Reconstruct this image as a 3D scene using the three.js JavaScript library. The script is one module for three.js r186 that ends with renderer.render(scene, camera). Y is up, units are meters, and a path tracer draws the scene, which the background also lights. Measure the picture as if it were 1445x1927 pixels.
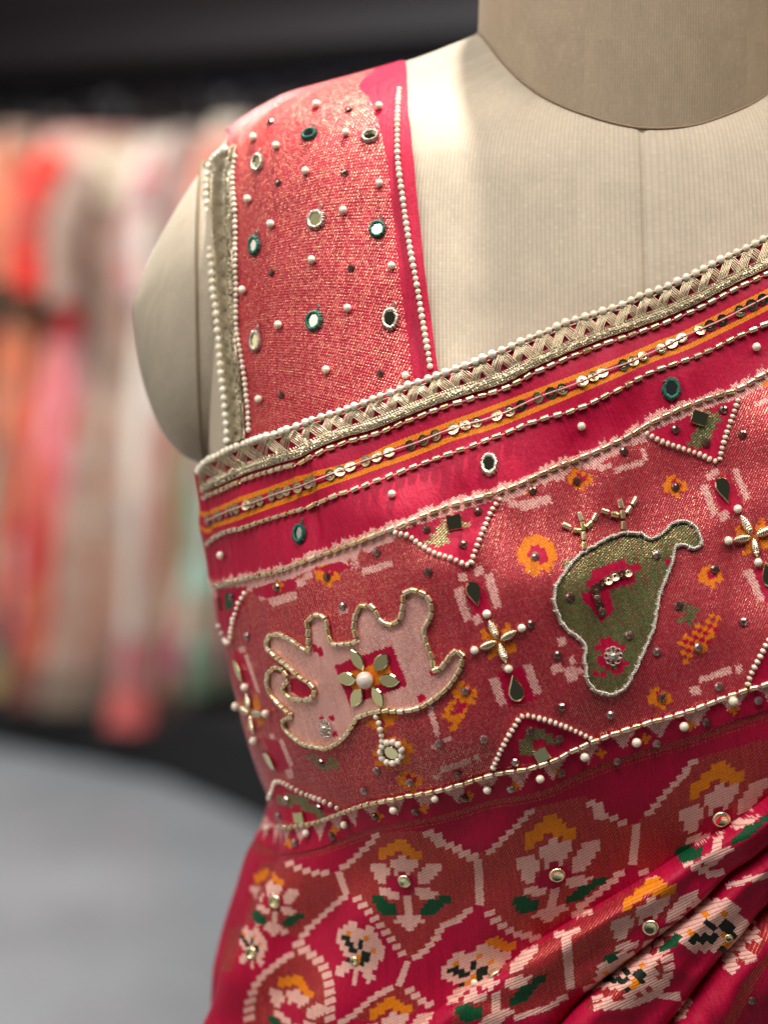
import * as THREE from 'three';
import { mergeGeometries } from 'three/addons/utils/BufferGeometryUtils.js';
import { RoundedBoxGeometry } from 'three/addons/geometries/RoundedBoxGeometry.js';
import { RectAreaLightUniformsLib } from 'three/addons/lights/RectAreaLightUniformsLib.js';
import { MeshBVH } from 'three-mesh-bvh';
RectAreaLightUniformsLib.init();

// ------------------------------------------------------------------ camera, light, exposure
const scene = new THREE.Scene();
const W = 1445, H = 1927, F = 4200;                       // photograph size and focal length in its pixels
const PITCH = 6.5 * Math.PI / 180, CAM_X = -0.0957, CAM_Z = 0.85, CAM_Y = 1.267 + CAM_Z * Math.tan(PITCH);
const camera = new THREE.PerspectiveCamera(2 * Math.atan(H / 2 / F) * 180 / Math.PI, 767 / 1024, 0.02, 40);
camera.position.set(CAM_X, CAM_Y, CAM_Z);
camera.rotation.set(-PITCH, 0, 0);
camera.focus = 0.765;
camera.userData.fStop = camera.getFocalLength() / 15.5; // a lens opening of about 15 mm
camera.updateMatrixWorld(true);
scene.background = new THREE.Color(0.03, 0.03, 0.032);    // the dim rest of the shop

const renderer = new THREE.WebGLRenderer({ antialias: true });
renderer.toneMapping = THREE.LinearToneMapping;
renderer.toneMappingExposure = 1;
renderer.shadowMap.enabled = true;

function lampLabel(o, label, category, group) { o.userData = { label, category }; if (group) o.userData.group = group; }
const CEIL = 2.9;
// ceiling spot that rakes down over the shoulders from just behind the neck
{
  const g = new THREE.Group(); g.name = 'ceiling_spotlight'; g.position.set(0.05, CEIL, -0.2);
  lampLabel(g, 'black ceiling spotlight aimed down on the dress form', 'spotlight');
  const black = new THREE.MeshStandardMaterial({ color: 0x111111, roughness: 0.5, metalness: 0.3 });
  const can = new THREE.Mesh(new THREE.LatheGeometry([[0.0, -0.01], [0.03, -0.01], [0.045, -0.03], [0.045, -0.14], [0.04, -0.14], [0.04, -0.05], [0.0, -0.04]].map((p) => new THREE.Vector2(...p)), 32), black);
  can.name = 'lamp_housing'; g.add(can);
  const lens = new THREE.Mesh(new THREE.CylinderGeometry(0.039, 0.039, 0.006, 32), new THREE.MeshStandardMaterial({ color: 0xffffff, emissive: 0xfff0dc, emissiveIntensity: 8 }));
  lens.name = 'lamp_lens'; lens.position.y = -0.12; g.add(lens);
  const s = new THREE.SpotLight(0xfff4e6, 18, 0, 0.42, 0.5, 2); s.name = 'spot_light';
  s.position.set(0, -0.15, 0); s.target.position.set(-0.13, -1.5, 0.26); s.castShadow = true; s.shadow.radius = 1.4; s.shadow.mapSize.set(2048, 2048);
  g.add(s, s.target); s.target.name = 'spot_aim';
  scene.add(g);
}
// soft panel lamps in the shop ceiling
function panelLamp(x, y, z, w, d, power, color, label, aim) {
  const g = new THREE.Group(); g.name = 'ceiling_panel_lamp'; g.position.set(x, y, z);
  lampLabel(g, label, 'ceiling lamp', 'panel lamps in the shop ceiling');
  if (aim) g.lookAt(aim.x, aim.y, aim.z); else g.rotation.x = Math.PI / 2;
  const fr = new THREE.Mesh(new RoundedBoxGeometry(w + 0.04, d + 0.04, 0.03, 2, 0.006), new THREE.MeshStandardMaterial({ color: 0xdddddd, roughness: 0.5 })); fr.name = 'lamp_frame'; fr.position.z = -0.02; g.add(fr);
  const df = new THREE.Mesh(new THREE.PlaneGeometry(w, d), new THREE.MeshStandardMaterial({ color: 0xffffff, emissive: color, emissiveIntensity: Math.min(power, 6) })); df.name = 'lamp_diffuser'; df.position.z = -0.002; g.add(df);
  const l = new THREE.RectAreaLight(color, power, w, d); l.name = 'panel_light'; l.position.z = 0.006; l.rotation.y = Math.PI; g.add(l);
  scene.add(g);
}
panelLamp(-0.4, CEIL - 0.05, 0.95, 1.5, 0.5, 6.8, 0xfff6ee, 'long white ceiling panel lamp in front of the dress form', new THREE.Vector3(-0.1, 1.25, 0.05));
panelLamp(1.0, CEIL - 0.1, 0.55, 0.5, 0.5, 14.0, 0xffeed8, 'square warm ceiling panel lamp beside the dress form', new THREE.Vector3(0, 1.3, 0.1));
panelLamp(-1.75, CEIL - 0.08, 0.75, 0.4, 1.2, 14.0, 0xfff8ee, 'slim ceiling panel lamp washing the pale side wall', new THREE.Vector3(-2.3, 1.2, 0.6));
panelLamp(-1.6, CEIL - 0.03, -3.7, 1.6, 1.2, 16.0, 0xf6f6f6, 'wide cool ceiling panel lamp above the aisle by the clothes rail');

// ------------------------------------------------------------------ small helpers
const V = (x, y, z) => new THREE.Vector3(x, y, z);
let seed = 7;
const rnd = () => { seed = (seed * 1664525 + 1013904223) >>> 0; return seed / 4294967296; };
const rr = (a, b) => a + (b - a) * rnd();
const hash = (x, y) => { let n = (Math.imul(x | 0, 374761393) + Math.imul(y | 0, 668265263)) | 0; n = Math.imul(n ^ (n >>> 13), 1274126177); return ((n ^ (n >>> 16)) >>> 0) / 4294967296; };
const sm = (t) => t * t * (3 - 2 * t), clamp = (x, a, b) => Math.min(b, Math.max(a, x)), lerp = (a, b, t) => a + (b - a) * t;
const step01 = (a, b, x) => sm(clamp((x - a) / (b - a), 0, 1));
function noise(x, y) {
  const i = Math.floor(x), j = Math.floor(y), u = sm(x - i), v = sm(y - j);
  return lerp(lerp(hash(i, j), hash(i + 1, j), u), lerp(hash(i, j + 1), hash(i + 1, j + 1), u), v);
}
function table(rows, col) {                                // monotone cubic through [h, ...values] rows
  const r = [...rows].sort((p, q) => p[0] - q[0]), n = r.length, d = [], m = [];
  for (let i = 0; i < n - 1; i++) d.push((r[i + 1][col] - r[i][col]) / (r[i + 1][0] - r[i][0]));
  for (let i = 0; i < n; i++) m.push(i === 0 ? d[0] : i === n - 1 ? d[n - 2] : d[i - 1] * d[i] <= 0 ? 0 : 2 * d[i - 1] * d[i] / (d[i - 1] + d[i]));
  return (h) => {
    if (h <= r[0][0]) return r[0][col]; if (h >= r[n - 1][0]) return r[n - 1][col];
    let i = 0; while (h > r[i + 1][0]) i++;
    const w = r[i + 1][0] - r[i][0], t = (h - r[i][0]) / w, t2 = t * t, t3 = t2 * t;
    return (2 * t3 - 3 * t2 + 1) * r[i][col] + (t3 - 2 * t2 + t) * w * m[i] + (3 * t2 - 2 * t3) * r[i + 1][col] + (t3 - t2) * w * m[i + 1];
  };
}
const taken = new Map();
function named(o, name) { const k = taken.get(name) ?? 0; taken.set(name, k + 1); o.name = k ? name + '_' + String(k).padStart(3, '0') : name; return o; }
function thing(name, label, category, group) {
  const o = named(new THREE.Group(), name); o.userData = { label, category }; if (group) o.userData.group = group; scene.add(o); return o;
}
function part(name, geo, mat, parent) { const m = new THREE.Mesh(geo, mat); m.name = name; m.castShadow = m.receiveShadow = true; parent.add(m); return m; }
function groupPart(name, parent) { const g = new THREE.Group(); g.name = name; parent.add(g); return g; }
function structure(name, geo, mat) { const m = part(name, geo, mat, scene); m.userData = { kind: 'structure' }; return m; }

// a pixel of the photograph gives a direction; the distance comes from the surface it meets
const rot = new THREE.Matrix4().makeRotationX(-PITCH);
const rayOf = (px, py) => new THREE.Ray(V(CAM_X, CAM_Y, CAM_Z), V((px - W / 2) / F, -(py - H / 2) / F, -1).applyMatrix4(rot).normalize());
function hitOn(list, px, py) {
  const ray = rayOf(px, py); let best = null;
  for (const m of list) {
    const h = m.bvh.raycastFirst(ray, THREE.DoubleSide);
    if (h && (!best || h.distance < best.distance)) {
      best = h; best.src = m;
    }
  }
  if (!best) return null;
  const g = best.src.geo, { a, b, c } = best.face, P = g.attributes.position, w = V();
  THREE.Triangle.getBarycoord(best.point, V().fromBufferAttribute(P, a), V().fromBufferAttribute(P, b), V().fromBufferAttribute(P, c), w);
  const mix = (at, k) => at.getComponent(a, k) * w.x + at.getComponent(b, k) * w.y + at.getComponent(c, k) * w.z;
  const N = g.attributes.normal, U = g.attributes.uv;
  const n = V(mix(N, 0), mix(N, 1), mix(N, 2)).normalize();
  if (n.dot(ray.direction) > 0) n.negate();
  return { p: best.point, n, u: mix(U, 0), v: mix(U, 1), src: best.src, d: best.distance };
}
const surface = (geo, tag) => ({ geo, tag, bvh: new MeshBVH(geo) });

// sheet of (m+1) x (n+1) points with uv
function sheet(m, n, fn) {
  const pos = [], uv = [], idx = [], cols = n + 1;
  for (let i = 0; i <= m; i++) for (let j = 0; j <= n; j++) {
    const q = fn(i / m, j / n); pos.push(q.p.x, q.p.y, q.p.z); uv.push(q.u ?? j / n, q.v ?? i / m);
  }
  for (let i = 0; i < m; i++) for (let j = 0; j < n; j++) { const a = i * cols + j, b = a + 1, c = a + cols, d = c + 1; idx.push(a, c, b, b, c, d); }
  const g = new THREE.BufferGeometry();
  g.setAttribute('position', new THREE.Float32BufferAttribute(pos, 3)); g.setAttribute('uv', new THREE.Float32BufferAttribute(uv, 2)); g.setIndex(idx); g.computeVertexNormals();
  return g;
}
// a spline through picture points, sampled by its length
function pxCurve(pts) {
  const c = new THREE.CatmullRomCurve3(pts.map(([x, y]) => V(x, y, 0)), false, 'centripetal'); c.arcLengthDivisions = pts.length * 12;
  return (t) => { const q = c.getPointAt(clamp(t, 0, 1)); return [q.x, q.y]; };
}

// ------------------------------------------------------------------ the body: cross-sections by height above chest level
const BASE_Y = 1.33;                                       // height of the level that the tables count from
const FORM = [ // h, half width, front depth, back depth
  [0.122, 0.050, 0.022, 0.045], [0.113, 0.0715, 0.029, 0.052], [0.1075, 0.0865, 0.0325, 0.056], [0.1025, 0.104, 0.0365, 0.059], [0.0945, 0.132, 0.0435, 0.063], [0.081, 0.153, 0.0582, 0.067],
  [0.07, 0.160, 0.0662, 0.07], [0.05, 0.1635, 0.0745, 0.075], [0.02, 0.1645, 0.084, 0.08], [-0.02, 0.1635, 0.090, 0.082], [-0.06, 0.161, 0.089, 0.08], [-0.10, 0.154, 0.086, 0.077],
  [-0.15, 0.139, 0.082, 0.073], [-0.20, 0.126, 0.08, 0.07], [-0.26, 0.124, 0.08, 0.07], [-0.36, 0.15, 0.095, 0.095], [-0.48, 0.17, 0.105, 0.12], [-0.62, 0.165, 0.1, 0.11],
];
const SAREE = [
  [0.113, 0.074, 0.046, 0.057], [0.1025, 0.107, 0.0525, 0.064], [0.0945, 0.135, 0.056, 0.067], [0.081, 0.156, 0.0625, 0.071],
  [0.07, 0.163, 0.070, 0.074], [0.05, 0.1665, 0.0785, 0.079], [0.02, 0.1685, 0.088, 0.084], [-0.02, 0.168, 0.096, 0.086], [-0.06, 0.1655, 0.097, 0.085], [-0.10, 0.160, 0.096, 0.082],
  [-0.14, 0.1525, 0.0945, 0.079], [-0.162, 0.1455, 0.093, 0.079], [-0.18, 0.1415, 0.092, 0.08], [-0.20, 0.146, 0.092, 0.084], [-0.235, 0.158, 0.094, 0.09], [-0.28, 0.168, 0.098, 0.1], [-0.36, 0.178, 0.108, 0.11], [-0.5, 0.19, 0.12, 0.13],
];
function bodyFn(rows, bust) {
  const A = table(rows, 1), B = table(rows, 2), C = table(rows, 3), n = 2.25;
  return (phi, h, off = 0) => {
    const c = Math.cos(phi), s = Math.sin(phi), a = A(h) + off, b = (s >= 0 ? B(h) : C(h)) + off;
    const x = a * Math.sign(c) * Math.pow(Math.abs(c), 2 / n), z0 = b * Math.sign(s) * Math.pow(Math.abs(s), 2 / n);
    let z = z0 - 0.006;
    if (s > 0) {
      for (const k of [-1, 1]) {
        const dx = (x - k * bust.x) / bust.sx, dy = (h - bust.h) / (h > bust.h ? bust.su : bust.sd);
        z += bust.amp * Math.exp(-0.5 * (dx * dx + dy * dy)) * Math.min(1, s * 1.6);
      }
    }
    return V(x, BASE_Y + h, z);
  };
}
const formAt = bodyFn(FORM, { x: 0.083, h: -0.105, sx: 0.05, su: 0.06, sd: 0.042, amp: 0.038 });
const saree0 = bodyFn(SAREE, { x: 0.08, h: -0.105, sx: 0.056, su: 0.062, sd: 0.06, amp: 0.036 });
const DEG = Math.PI / 180;
// the cloth: the body with soft pulls and puckers
function sareeAt(phi, h, off = 0) {
  const u = phi * 0.13;
  let w = 0.0028 * (noise(u * 60 + h * 30, h * 55 + 7) - 0.5) + 0.0038 * (noise(u * 26 + 31 - h * 34, h * 22) - 0.5);
  w += (0.0021 * (noise(u * 210, h * 26 + 3) - 0.5) + 0.0006 * (noise(u * 430, h * 50) - 0.5)) * step01(-0.16, -0.06, h);
  w += 0.0016 * Math.sin(u * 300 + 5 * noise(u * 30, h * 60)) * step01(150 * DEG, 178 * DEG, phi) * step01(-0.17, -0.05, h) * 0.6;
  w += 0.006 * step01(-0.16, -0.22, h) * Math.sin(u * 95 + h * 34) * step01(118 * DEG, 150 * DEG, phi);
  return saree0(phi, h, off + w);
}
const guideOf = (fn, h0, h1, p0, p1, m, n) => surface(sheet(m, n, (i, j) => { const h = lerp(h1, h0, i), phi = lerp(p0, p1, j); return { p: fn(phi, h), u: phi, v: h }; }), 'guide');
const sareeGuide = guideOf((p, h) => sareeAt(p, h), -0.42, 0.112, -5 * DEG, 205 * DEG, 300, 360);
const formGuide = guideOf((p, h) => formAt(p, h), -0.42, 0.12, -5 * DEG, 205 * DEG, 200, 300);
const on = (guide, px, py) => { const h = hitOn([guide], px, py); return h && { phi: h.u, h: h.v, p: h.p, n: h.n }; };

// ------------------------------------------------------------------ shop: floor, wall, ceiling
// (wall line on the floor, found from where the grey floor ends in the photograph)
const wallA = V(-1.81, 0, -6.5), wallB = V(1.286, 0, -3.97);

// ------------------------------------------------------------------ cloth surfaces (shapes first, patterns after)
const EDGE = [[377, 886], [390, 866], [413, 853], [436, 841], [470, 828], [493, 820], [530, 810], [569, 795], [608, 781], [649, 768], [691, 753], [732, 738], [772, 722], [812, 708], [875, 684], [916, 668], [973, 643], [1015, 626], [1074, 602], [1128, 585], [1163, 573], [1197, 556], [1237, 542], [1271, 527], [1311, 508], [1348, 488], [1400, 465], [1434, 447], [1500, 415], [1560, 385]];
const ROW1 = [[386, 938], [395, 932], [420, 922], [470, 901], [523, 883], [569, 871], [602, 854], [656, 833], [702, 820], [762, 796], [812, 776], [879, 754], [945, 734], [1006, 703], [1068, 676], [1138, 649], [1221, 620], [1253, 608], [1308, 584], [1370, 552], [1445, 516], [1510, 486]];
const ORANGE_A = [[392, 968], [397, 964], [436, 947], [486, 928], [549, 906], [602, 889], [662, 873], [735, 840], [850, 796], [924, 769], [1056, 719], [1192, 666], [1321, 610], [1445, 547], [1510, 515]];
const SEQ = [[392, 980], [406, 974], [446, 957], [486, 944], [519, 931], [556, 919], [589, 906], [626, 893], [677, 873], [719, 858], [745, 848], [780, 836], [812, 823], [866, 804], [926, 787], [978, 765], [1015, 748], [1072, 728], [1126, 705], [1192, 680], [1241, 658], [1299, 629], [1356, 604], [1434, 564], [1500, 531]];
const ORANGE_B = [[392, 999], [397, 996], [443, 976], [503, 954], [569, 929], [636, 904], [702, 881], [769, 858], [850, 825], [932, 800], [1015, 767], [1138, 715], [1262, 664], [1385, 608], [1445, 578], [1510, 546]];
const ROW2 = [[392, 1023], [397, 1019], [420, 1004], [466, 991], [503, 979], [543, 967], [583, 954], [632, 934], [679, 919], [719, 903], [752, 891], [798, 873], [848, 855], [908, 833], [957, 814], [1015, 791], [1076, 773], [1146, 742], [1221, 703], [1303, 674], [1385, 635], [1445, 608], [1510, 578]];
const ROW3 = [[404, 1106], [425, 1099], [478, 1085], [521, 1076], [566, 1060], [622, 1039], [669, 1022], [715, 1004], [755, 989], [802, 969], [848, 952], [908, 935], [973, 913], [1035, 884], [1089, 863], [1138, 843], [1192, 814], [1262, 777], [1324, 752], [1385, 734], [1445, 701], [1510, 668]];
const ROW4 = [[504, 1543], [515, 1551], [538, 1556], [566, 1553], [602, 1545], [637, 1531], [658, 1523], [693, 1511], [729, 1504], [771, 1495], [813, 1488], [849, 1479], [883, 1468], [932, 1454], [986, 1446], [1035, 1432], [1081, 1409], [1130, 1388], [1200, 1364], [1262, 1347], [1324, 1327], [1385, 1304], [1445, 1285], [1510, 1265]];
const CUT = ROW4.map(([x, y]) => [x, y + 50]);             // where the figured border is joined to the flowered field, hidden in plain crimson

function rise(pts, guide, backDrop) {                       // picture line -> height by angle round the body
  const q = pts.map(([x, y]) => on(guide, x, y)).filter(Boolean).map((k) => [k.phi, k.h]).sort((a, b) => a[0] - b[0]);
  const out = []; for (const k of q) if (!out.length || k[0] - out[out.length - 1][0] > 0.004) out.push(k);
  const f0 = out[0], f1 = out[1], l0 = out[out.length - 1];
  const slope = (f1[1] - f0[1]) / (f1[0] - f0[0]);
  const f = table(out, 1);
  return (phi) => phi < f0[0] ? f0[1] + slope * (phi - f0[0]) : phi > l0[0] ? l0[1] - backDrop * (phi - l0[0]) : f(phi);
}
const topH0 = rise(EDGE, sareeGuide, 0.01), cutH = rise(CUT, sareeGuide, 0.01);
const topH = (phi) => Math.min(0.09, topH0(phi));

// uv in metres: arc length round the body at bust level, and length down the front
const uTab = [], vTab = [];
{ let s = 0, q = saree0(60 * DEG, -0.08); for (let i = 0; i <= 800; i++) { const phi = (60 + i * 0.25) * DEG, p = saree0(phi, -0.08); s += p.distanceTo(q); q = p; uTab.push([phi, s]); }
  s = 0; q = saree0(125 * DEG, 0.1); for (let i = 0; i <= 500; i++) { const h = 0.1 - i * 0.0012, p = saree0(125 * DEG, h); s += p.distanceTo(q); q = p; vTab.push([h, s]); } }
const interp = (tab, x, sign) => { const t = clamp((x - tab[0][0]) / (tab[1][0] - tab[0][0]), 0, tab.length - 1.001), i = Math.floor(t); return lerp(tab[i][1], tab[i + 1][1], t - i); };
const UW = 0.34;
const uOf = (phi) => interp(uTab, phi) / UW;
const vOf = (h) => interp(vTab, h);
const V_UP = [0.03, 0.33], V_LO = [0.21, 0.46];
const uvUp = (phi, h) => ({ u: uOf(phi), v: 1 - (vOf(h) - V_UP[0]) / (V_UP[1] - V_UP[0]) });
const uvLo = (phi, h) => ({ u: uOf(phi), v: 1 - (vOf(h) - V_LO[0]) / (V_LO[1] - V_LO[0]) });

const P0 = 30 * DEG, P1 = 300 * DEG;
const borderGeo = sheet(150, 520, (i, j) => { const phi = lerp(P0, P1, j), t = topH(phi), h = lerp(t, Math.min(cutH(phi), t - 0.03), i); return { p: sareeAt(phi, h), ...uvUp(phi, h) }; });
const fieldGeo = sheet(140, 420, (i, j) => { const phi = lerp(P0, P1, j), t = cutH(phi) + 0.002, h = lerp(t, -0.46, i); return { p: sareeAt(phi, h, -0.0006), ...uvLo(phi, h) }; });
const C1 = [[740, 1975], [790, 1925], [850, 1877], [899, 1848], [949, 1815], [986, 1786], [1023, 1761], [1064, 1737], [1113, 1708], [1163, 1679], [1212, 1650], [1262, 1617], [1303, 1592], [1344, 1568], [1385, 1543], [1445, 1498], [1520, 1440]];
const C2 = [[1000, 1995], [1052, 1926], [1080, 1893], [1122, 1852], [1163, 1819], [1204, 1786], [1245, 1753], [1286, 1720], [1328, 1683], [1365, 1642], [1406, 1609], [1445, 1572], [1520, 1500]];
const C3 = [[1205, 2010], [1254, 1926], [1282, 1889], [1311, 1848], [1344, 1806], [1377, 1765], [1410, 1720], [1445, 1679], [1520, 1595]];
const C4 = [[1360, 2070], [1420, 1960], [1470, 1900], [1530, 1820]];
function pleat(top, bot, lift, k) {
  const T = pxCurve(top), B = pxCurve(bot);
  return sheet(44, 120, (i, j) => {
    const t = i * 1.14, a = T(j), b = B(j), wob = 1 + 0.25 * (noise(j * 6 + k * 9, 3.3) - 0.5);
    const q = on(sareeGuide, lerp(a[0], b[0], t), lerp(a[1], b[1], t)) ?? on(sareeGuide, Math.min(1500, a[0]), a[1]);
    const up = t < 0.24 ? Math.sqrt(1 - (1 - t / 0.24) ** 2) : t < 0.74 ? 1 - 0.16 * sm((t - 0.24) / 0.5) : 0.84 * Math.sqrt(Math.max(0, 1 - ((t - 0.74) / 0.3) ** 2)) - 0.2 * clamp((t - 0.9) / 0.2, 0, 1);
    const soft = 0.0014 * (noise(j * 22 + k * 5, t * 3) - 0.5) + 0.0022 * (noise(j * 5 + k * 3, t * 5 + j * 4) - 0.5);
    return { p: sareeAt(q.phi, q.h, -0.003 + lift * up * wob + soft * up), ...uvLo(q.phi, q.h) };
  });
}
const pleatGeos = [pleat(C1, C2, 0.0125, 1), pleat(C2, C3, 0.0145, 2), pleat(C3, C4, 0.015, 3)];

// ---- blouse strap: from the neckline up the front, over the shoulder and down the back
const STRAP_L = [[444, 330], [446, 406], [448, 470], [450, 530], [452, 590], [458, 646], [466, 700], [474, 779], [480, 840], [486, 880]];
const STRAP_R = [[771, 205], [774, 240], [778, 290], [783, 346], [792, 422], [802, 520], [812, 606], [823, 683], [830, 730], [836, 770]].map(([x, y]) => [x + 6, y]);
const crestH = (x) => { let lo = 0.05, hi = 0.121; const A = table(FORM, 1); for (let k = 0; k < 40; k++) { const m = (lo + hi) / 2; if (A(m) > x) lo = m; else hi = m; } return lo; };
function strapEdge(px, hTop) {
  const f = px.map(([x, y]) => on(formGuide, x, y)).map((k) => [k.phi, k.h]);
  let [x, y] = px[0]; const dx = (px[0][0] - px[1][0]) / (px[0][1] - px[1][1]);
  for (let k = 0; k < 30; k++) { y -= 6; x += -6 * dx * 0.3; const q = on(formGuide, x, y); if (!q || q.phi > 176 * DEG) break; f.unshift([q.phi, q.h]); hTop = Math.max(q.h + 0.0008, hTop > q.h + 0.004 ? q.h + 0.0015 : hTop); }
  const mid = [[Math.PI, hTop]];
  const back = f.slice(0, 8).map(([p, h]) => [2 * Math.PI - p, h]).reverse();
  const all = [...back, ...mid, ...f], c = new THREE.CatmullRomCurve3(all.map(([p, h]) => V(p * 0.1, h, 0)), false, 'centripetal');
  c.arcLengthDivisions = 300;
  return (t) => { const q = c.getPointAt(clamp(t, 0, 1)); return [q.x * 10, q.y]; };
}
const strapL = strapEdge(STRAP_L, crestH(0.1535)), strapR = strapEdge(STRAP_R, crestH(0.0865));
const strapGeo = sheet(170, 70, (i, j) => {
  const a = strapL(i), b = strapR(i), phi = lerp(a[0], b[0], j), h = lerp(a[1], b[1], j);
  const w = 0.0008 * (noise(j * 4 + i * 9, i * 10) - 0.5) + 0.0006 * (noise(j * 9, i * 30) - 0.5) + 0.0012 * step01(0.12, 0, j) * (noise(i * 40, 2) - 0.4);
  return { p: formAt(phi, h, 0.0028 + w), u: j, v: 1 - i };
});

// ------------------------------------------------------------------ woven patterns: one thread class per texel, laid out in the cloth's own uv
const N = 2048;
const CRIMSON = 0, TISSUE = 1, PALE = 2, ORANGE = 3, GREEN = 4, GREENGOLD = 5, STRIPE = 6, PALE_BOLD = 7, INK = 8, TISSUE_FIELD = 9, ROSE = 10, ORANGE_BOLD = 11;
const borderIds = new Uint8Array(N * N), fieldIds = new Uint8Array(N * N);
const borderS = surface(borderGeo, 'border'), fieldS = surface(fieldGeo, 'field'), pleatS = pleatGeos.map((g) => surface(g, 'field')), strapS = surface(strapGeo, 'strap');
const CLOTH = [borderS, fieldS, ...pleatS];
const zoomTo = (x0, y0, k) => (x, y) => [x0 + x * k, y0 + y * k];
const z3 = zoomTo(370, 700, 0.3322), z4 = zoomTo(850, 600, 0.4118), z5 = zoomTo(390, 1050, 0.3529), z6 = zoomTo(850, 880, 0.4118), z7 = zoomTo(390, 1430, 0.3529), z8 = zoomTo(850, 1300, 0.4118);

function raster(ids, cls, pts) {                           // even-odd scan fill of a polygon in texels
  let y0 = Infinity, y1 = -Infinity; for (const p of pts) { y0 = Math.min(y0, p[1]); y1 = Math.max(y1, p[1]); }
  for (let y = Math.max(0, Math.ceil(y0 - 0.5)); y <= Math.min(N - 1, Math.floor(y1 - 0.5)); y++) {
    const xs = [], yc = y + 0.5;
    for (let i = 0; i < pts.length; i++) { const a = pts[i], b = pts[(i + 1) % pts.length]; if ((a[1] <= yc) !== (b[1] <= yc)) xs.push(a[0] + (yc - a[1]) / (b[1] - a[1]) * (b[0] - a[0])); }
    xs.sort((a, b) => a - b);
    for (let k = 0; k + 1 < xs.length; k += 2) for (let x = Math.max(0, Math.ceil(xs[k] - 0.5)); x <= Math.min(N - 1, Math.floor(xs[k + 1] - 0.5)); x++) ids[y * N + x] = cls;
  }
}
function weave(cls, pts, where, gap = 400) {               // picture outline -> cloth uv -> threads
  const fine = [];
  pts.forEach((a, i) => { const b = pts[(i + 1) % pts.length], n = Math.max(1, Math.round(Math.hypot(b[0] - a[0], b[1] - a[1]) / 16)); for (let k = 0; k < n; k++) fine.push([lerp(a[0], b[0], k / n), lerp(a[1], b[1], k / n)]); });
  const q = fine.map(([x, y]) => hitOn(CLOTH, x, y)).filter((h) => h && h.src.tag === where).map((h) => [h.u * N, h.v * N]);
  if (q.length < 3 || (pts.length === 4 && fine.length < 12 && q.length < fine.length)) return;
  if (gap) for (let i = 0; i < q.length; i++) { const b = q[(i + 1) % q.length]; if (Math.hypot(q[i][0] - b[0], q[i][1] - b[1]) > gap) return; }
  raster(where === 'border' ? borderIds : fieldIds, cls, q);
}
const KEYS = { W: PALE, O: ORANGE, G: GREEN, g: GREENGOLD, R: CRIMSON, P: PALE_BOLD, B: ORANGE_BOLD, K: INK };
function bitmap(rows, cx, cy, cr, cc, ex, ey, where, eyDown) {  // stepped motif: cells of the loom
  rows.forEach((row, r) => [...row].forEach((ch, c) => {
    if (!(ch in KEYS)) return;
    const at = (rr_, c_) => { const dr = rr_ - cr, dc = c_ - cc, e = dr > 0 && eyDown ? eyDown : ey; return [cx + ex[0] * dc + e[0] * dr, cy + ex[1] * dc + e[1] * dr]; };
    weave(KEYS[ch], [at(r, c), at(r, c + 1), at(r + 1, c + 1), at(r + 1, c)], where, 60);
  }));
}
// --- ground colours by lines round the body
const phiAt = (() => { const inv = []; let k = 0; for (let x = 0; x < N; x++) { const s = (x + 0.5) / N * UW; while (k < uTab.length - 2 && uTab[k + 1][1] < s) k++; const t = clamp((s - uTab[k][1]) / (uTab[k + 1][1] - uTab[k][1]), 0, 1); inv.push(lerp(uTab[k][0], uTab[k + 1][0], t)); } return inv; })();
const r3 = rise(ROW3, sareeGuide, 0.01), r4 = rise(ROW4, sareeGuide, 0.01), oA = rise(ORANGE_A, sareeGuide, 0.01), oB = rise(ORANGE_B, sareeGuide, 0.01);
for (let x = 0; x < N; x++) {
  const phi = phiAt[x], v3 = vOf(r3(phi)), v4 = vOf(r4(phi)), va = vOf(oA(phi)), vb = vOf(oB(phi)), s = (x / N) * UW;
  const tooth = Math.floor(s / 0.0022), up = 0.0012 + 0.0026 * hash(tooth, 5) * (0.5 + Math.abs((s / 0.0022) % 1 - 0.5)), dn = 0.0022 + 0.004 * noise(s * 330, 1.5);
  const tuft = (s / 0.0125) % 1, edge = Math.max(0, 1 - Math.abs(tuft - 0.42) / 0.36), hang = 0.0012 + 0.0062 * Math.round(edge * 5) / 5 * (0.85 + 0.3 * hash(Math.floor(s / 0.0011), 8));
  for (let y = 0; y < N; y++) {
    const v = (1 - (y + 0.5) / N), vu = V_UP[0] + v * (V_UP[1] - V_UP[0]), vl = V_LO[0] + v * (V_LO[1] - V_LO[0]);
    let c = CRIMSON;
    if (Math.abs(vu - va) < 0.00095 || Math.abs(vu - vb) < 0.00095) c = STRIPE;
    if (vu > v3 && vu < v4) c = TISSUE;
    if (vu > v3 - up && vu < v3 + dn) c = PALE;
    if (vu > v4 && vu < v4 + hang) c = PALE;
    if (vu > v4 - 0.0012 && vu < v4) c = CRIMSON;
    borderIds[y * N + x] = c;
    const below = vl - v4; let f = CRIMSON;
    if ((below > 0.0098 && below < 0.0128) || (below > 0.0136 && below < 0.0142)) f = TISSUE_FIELD;
    fieldIds[y * N + x] = f;
  }
}
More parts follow.
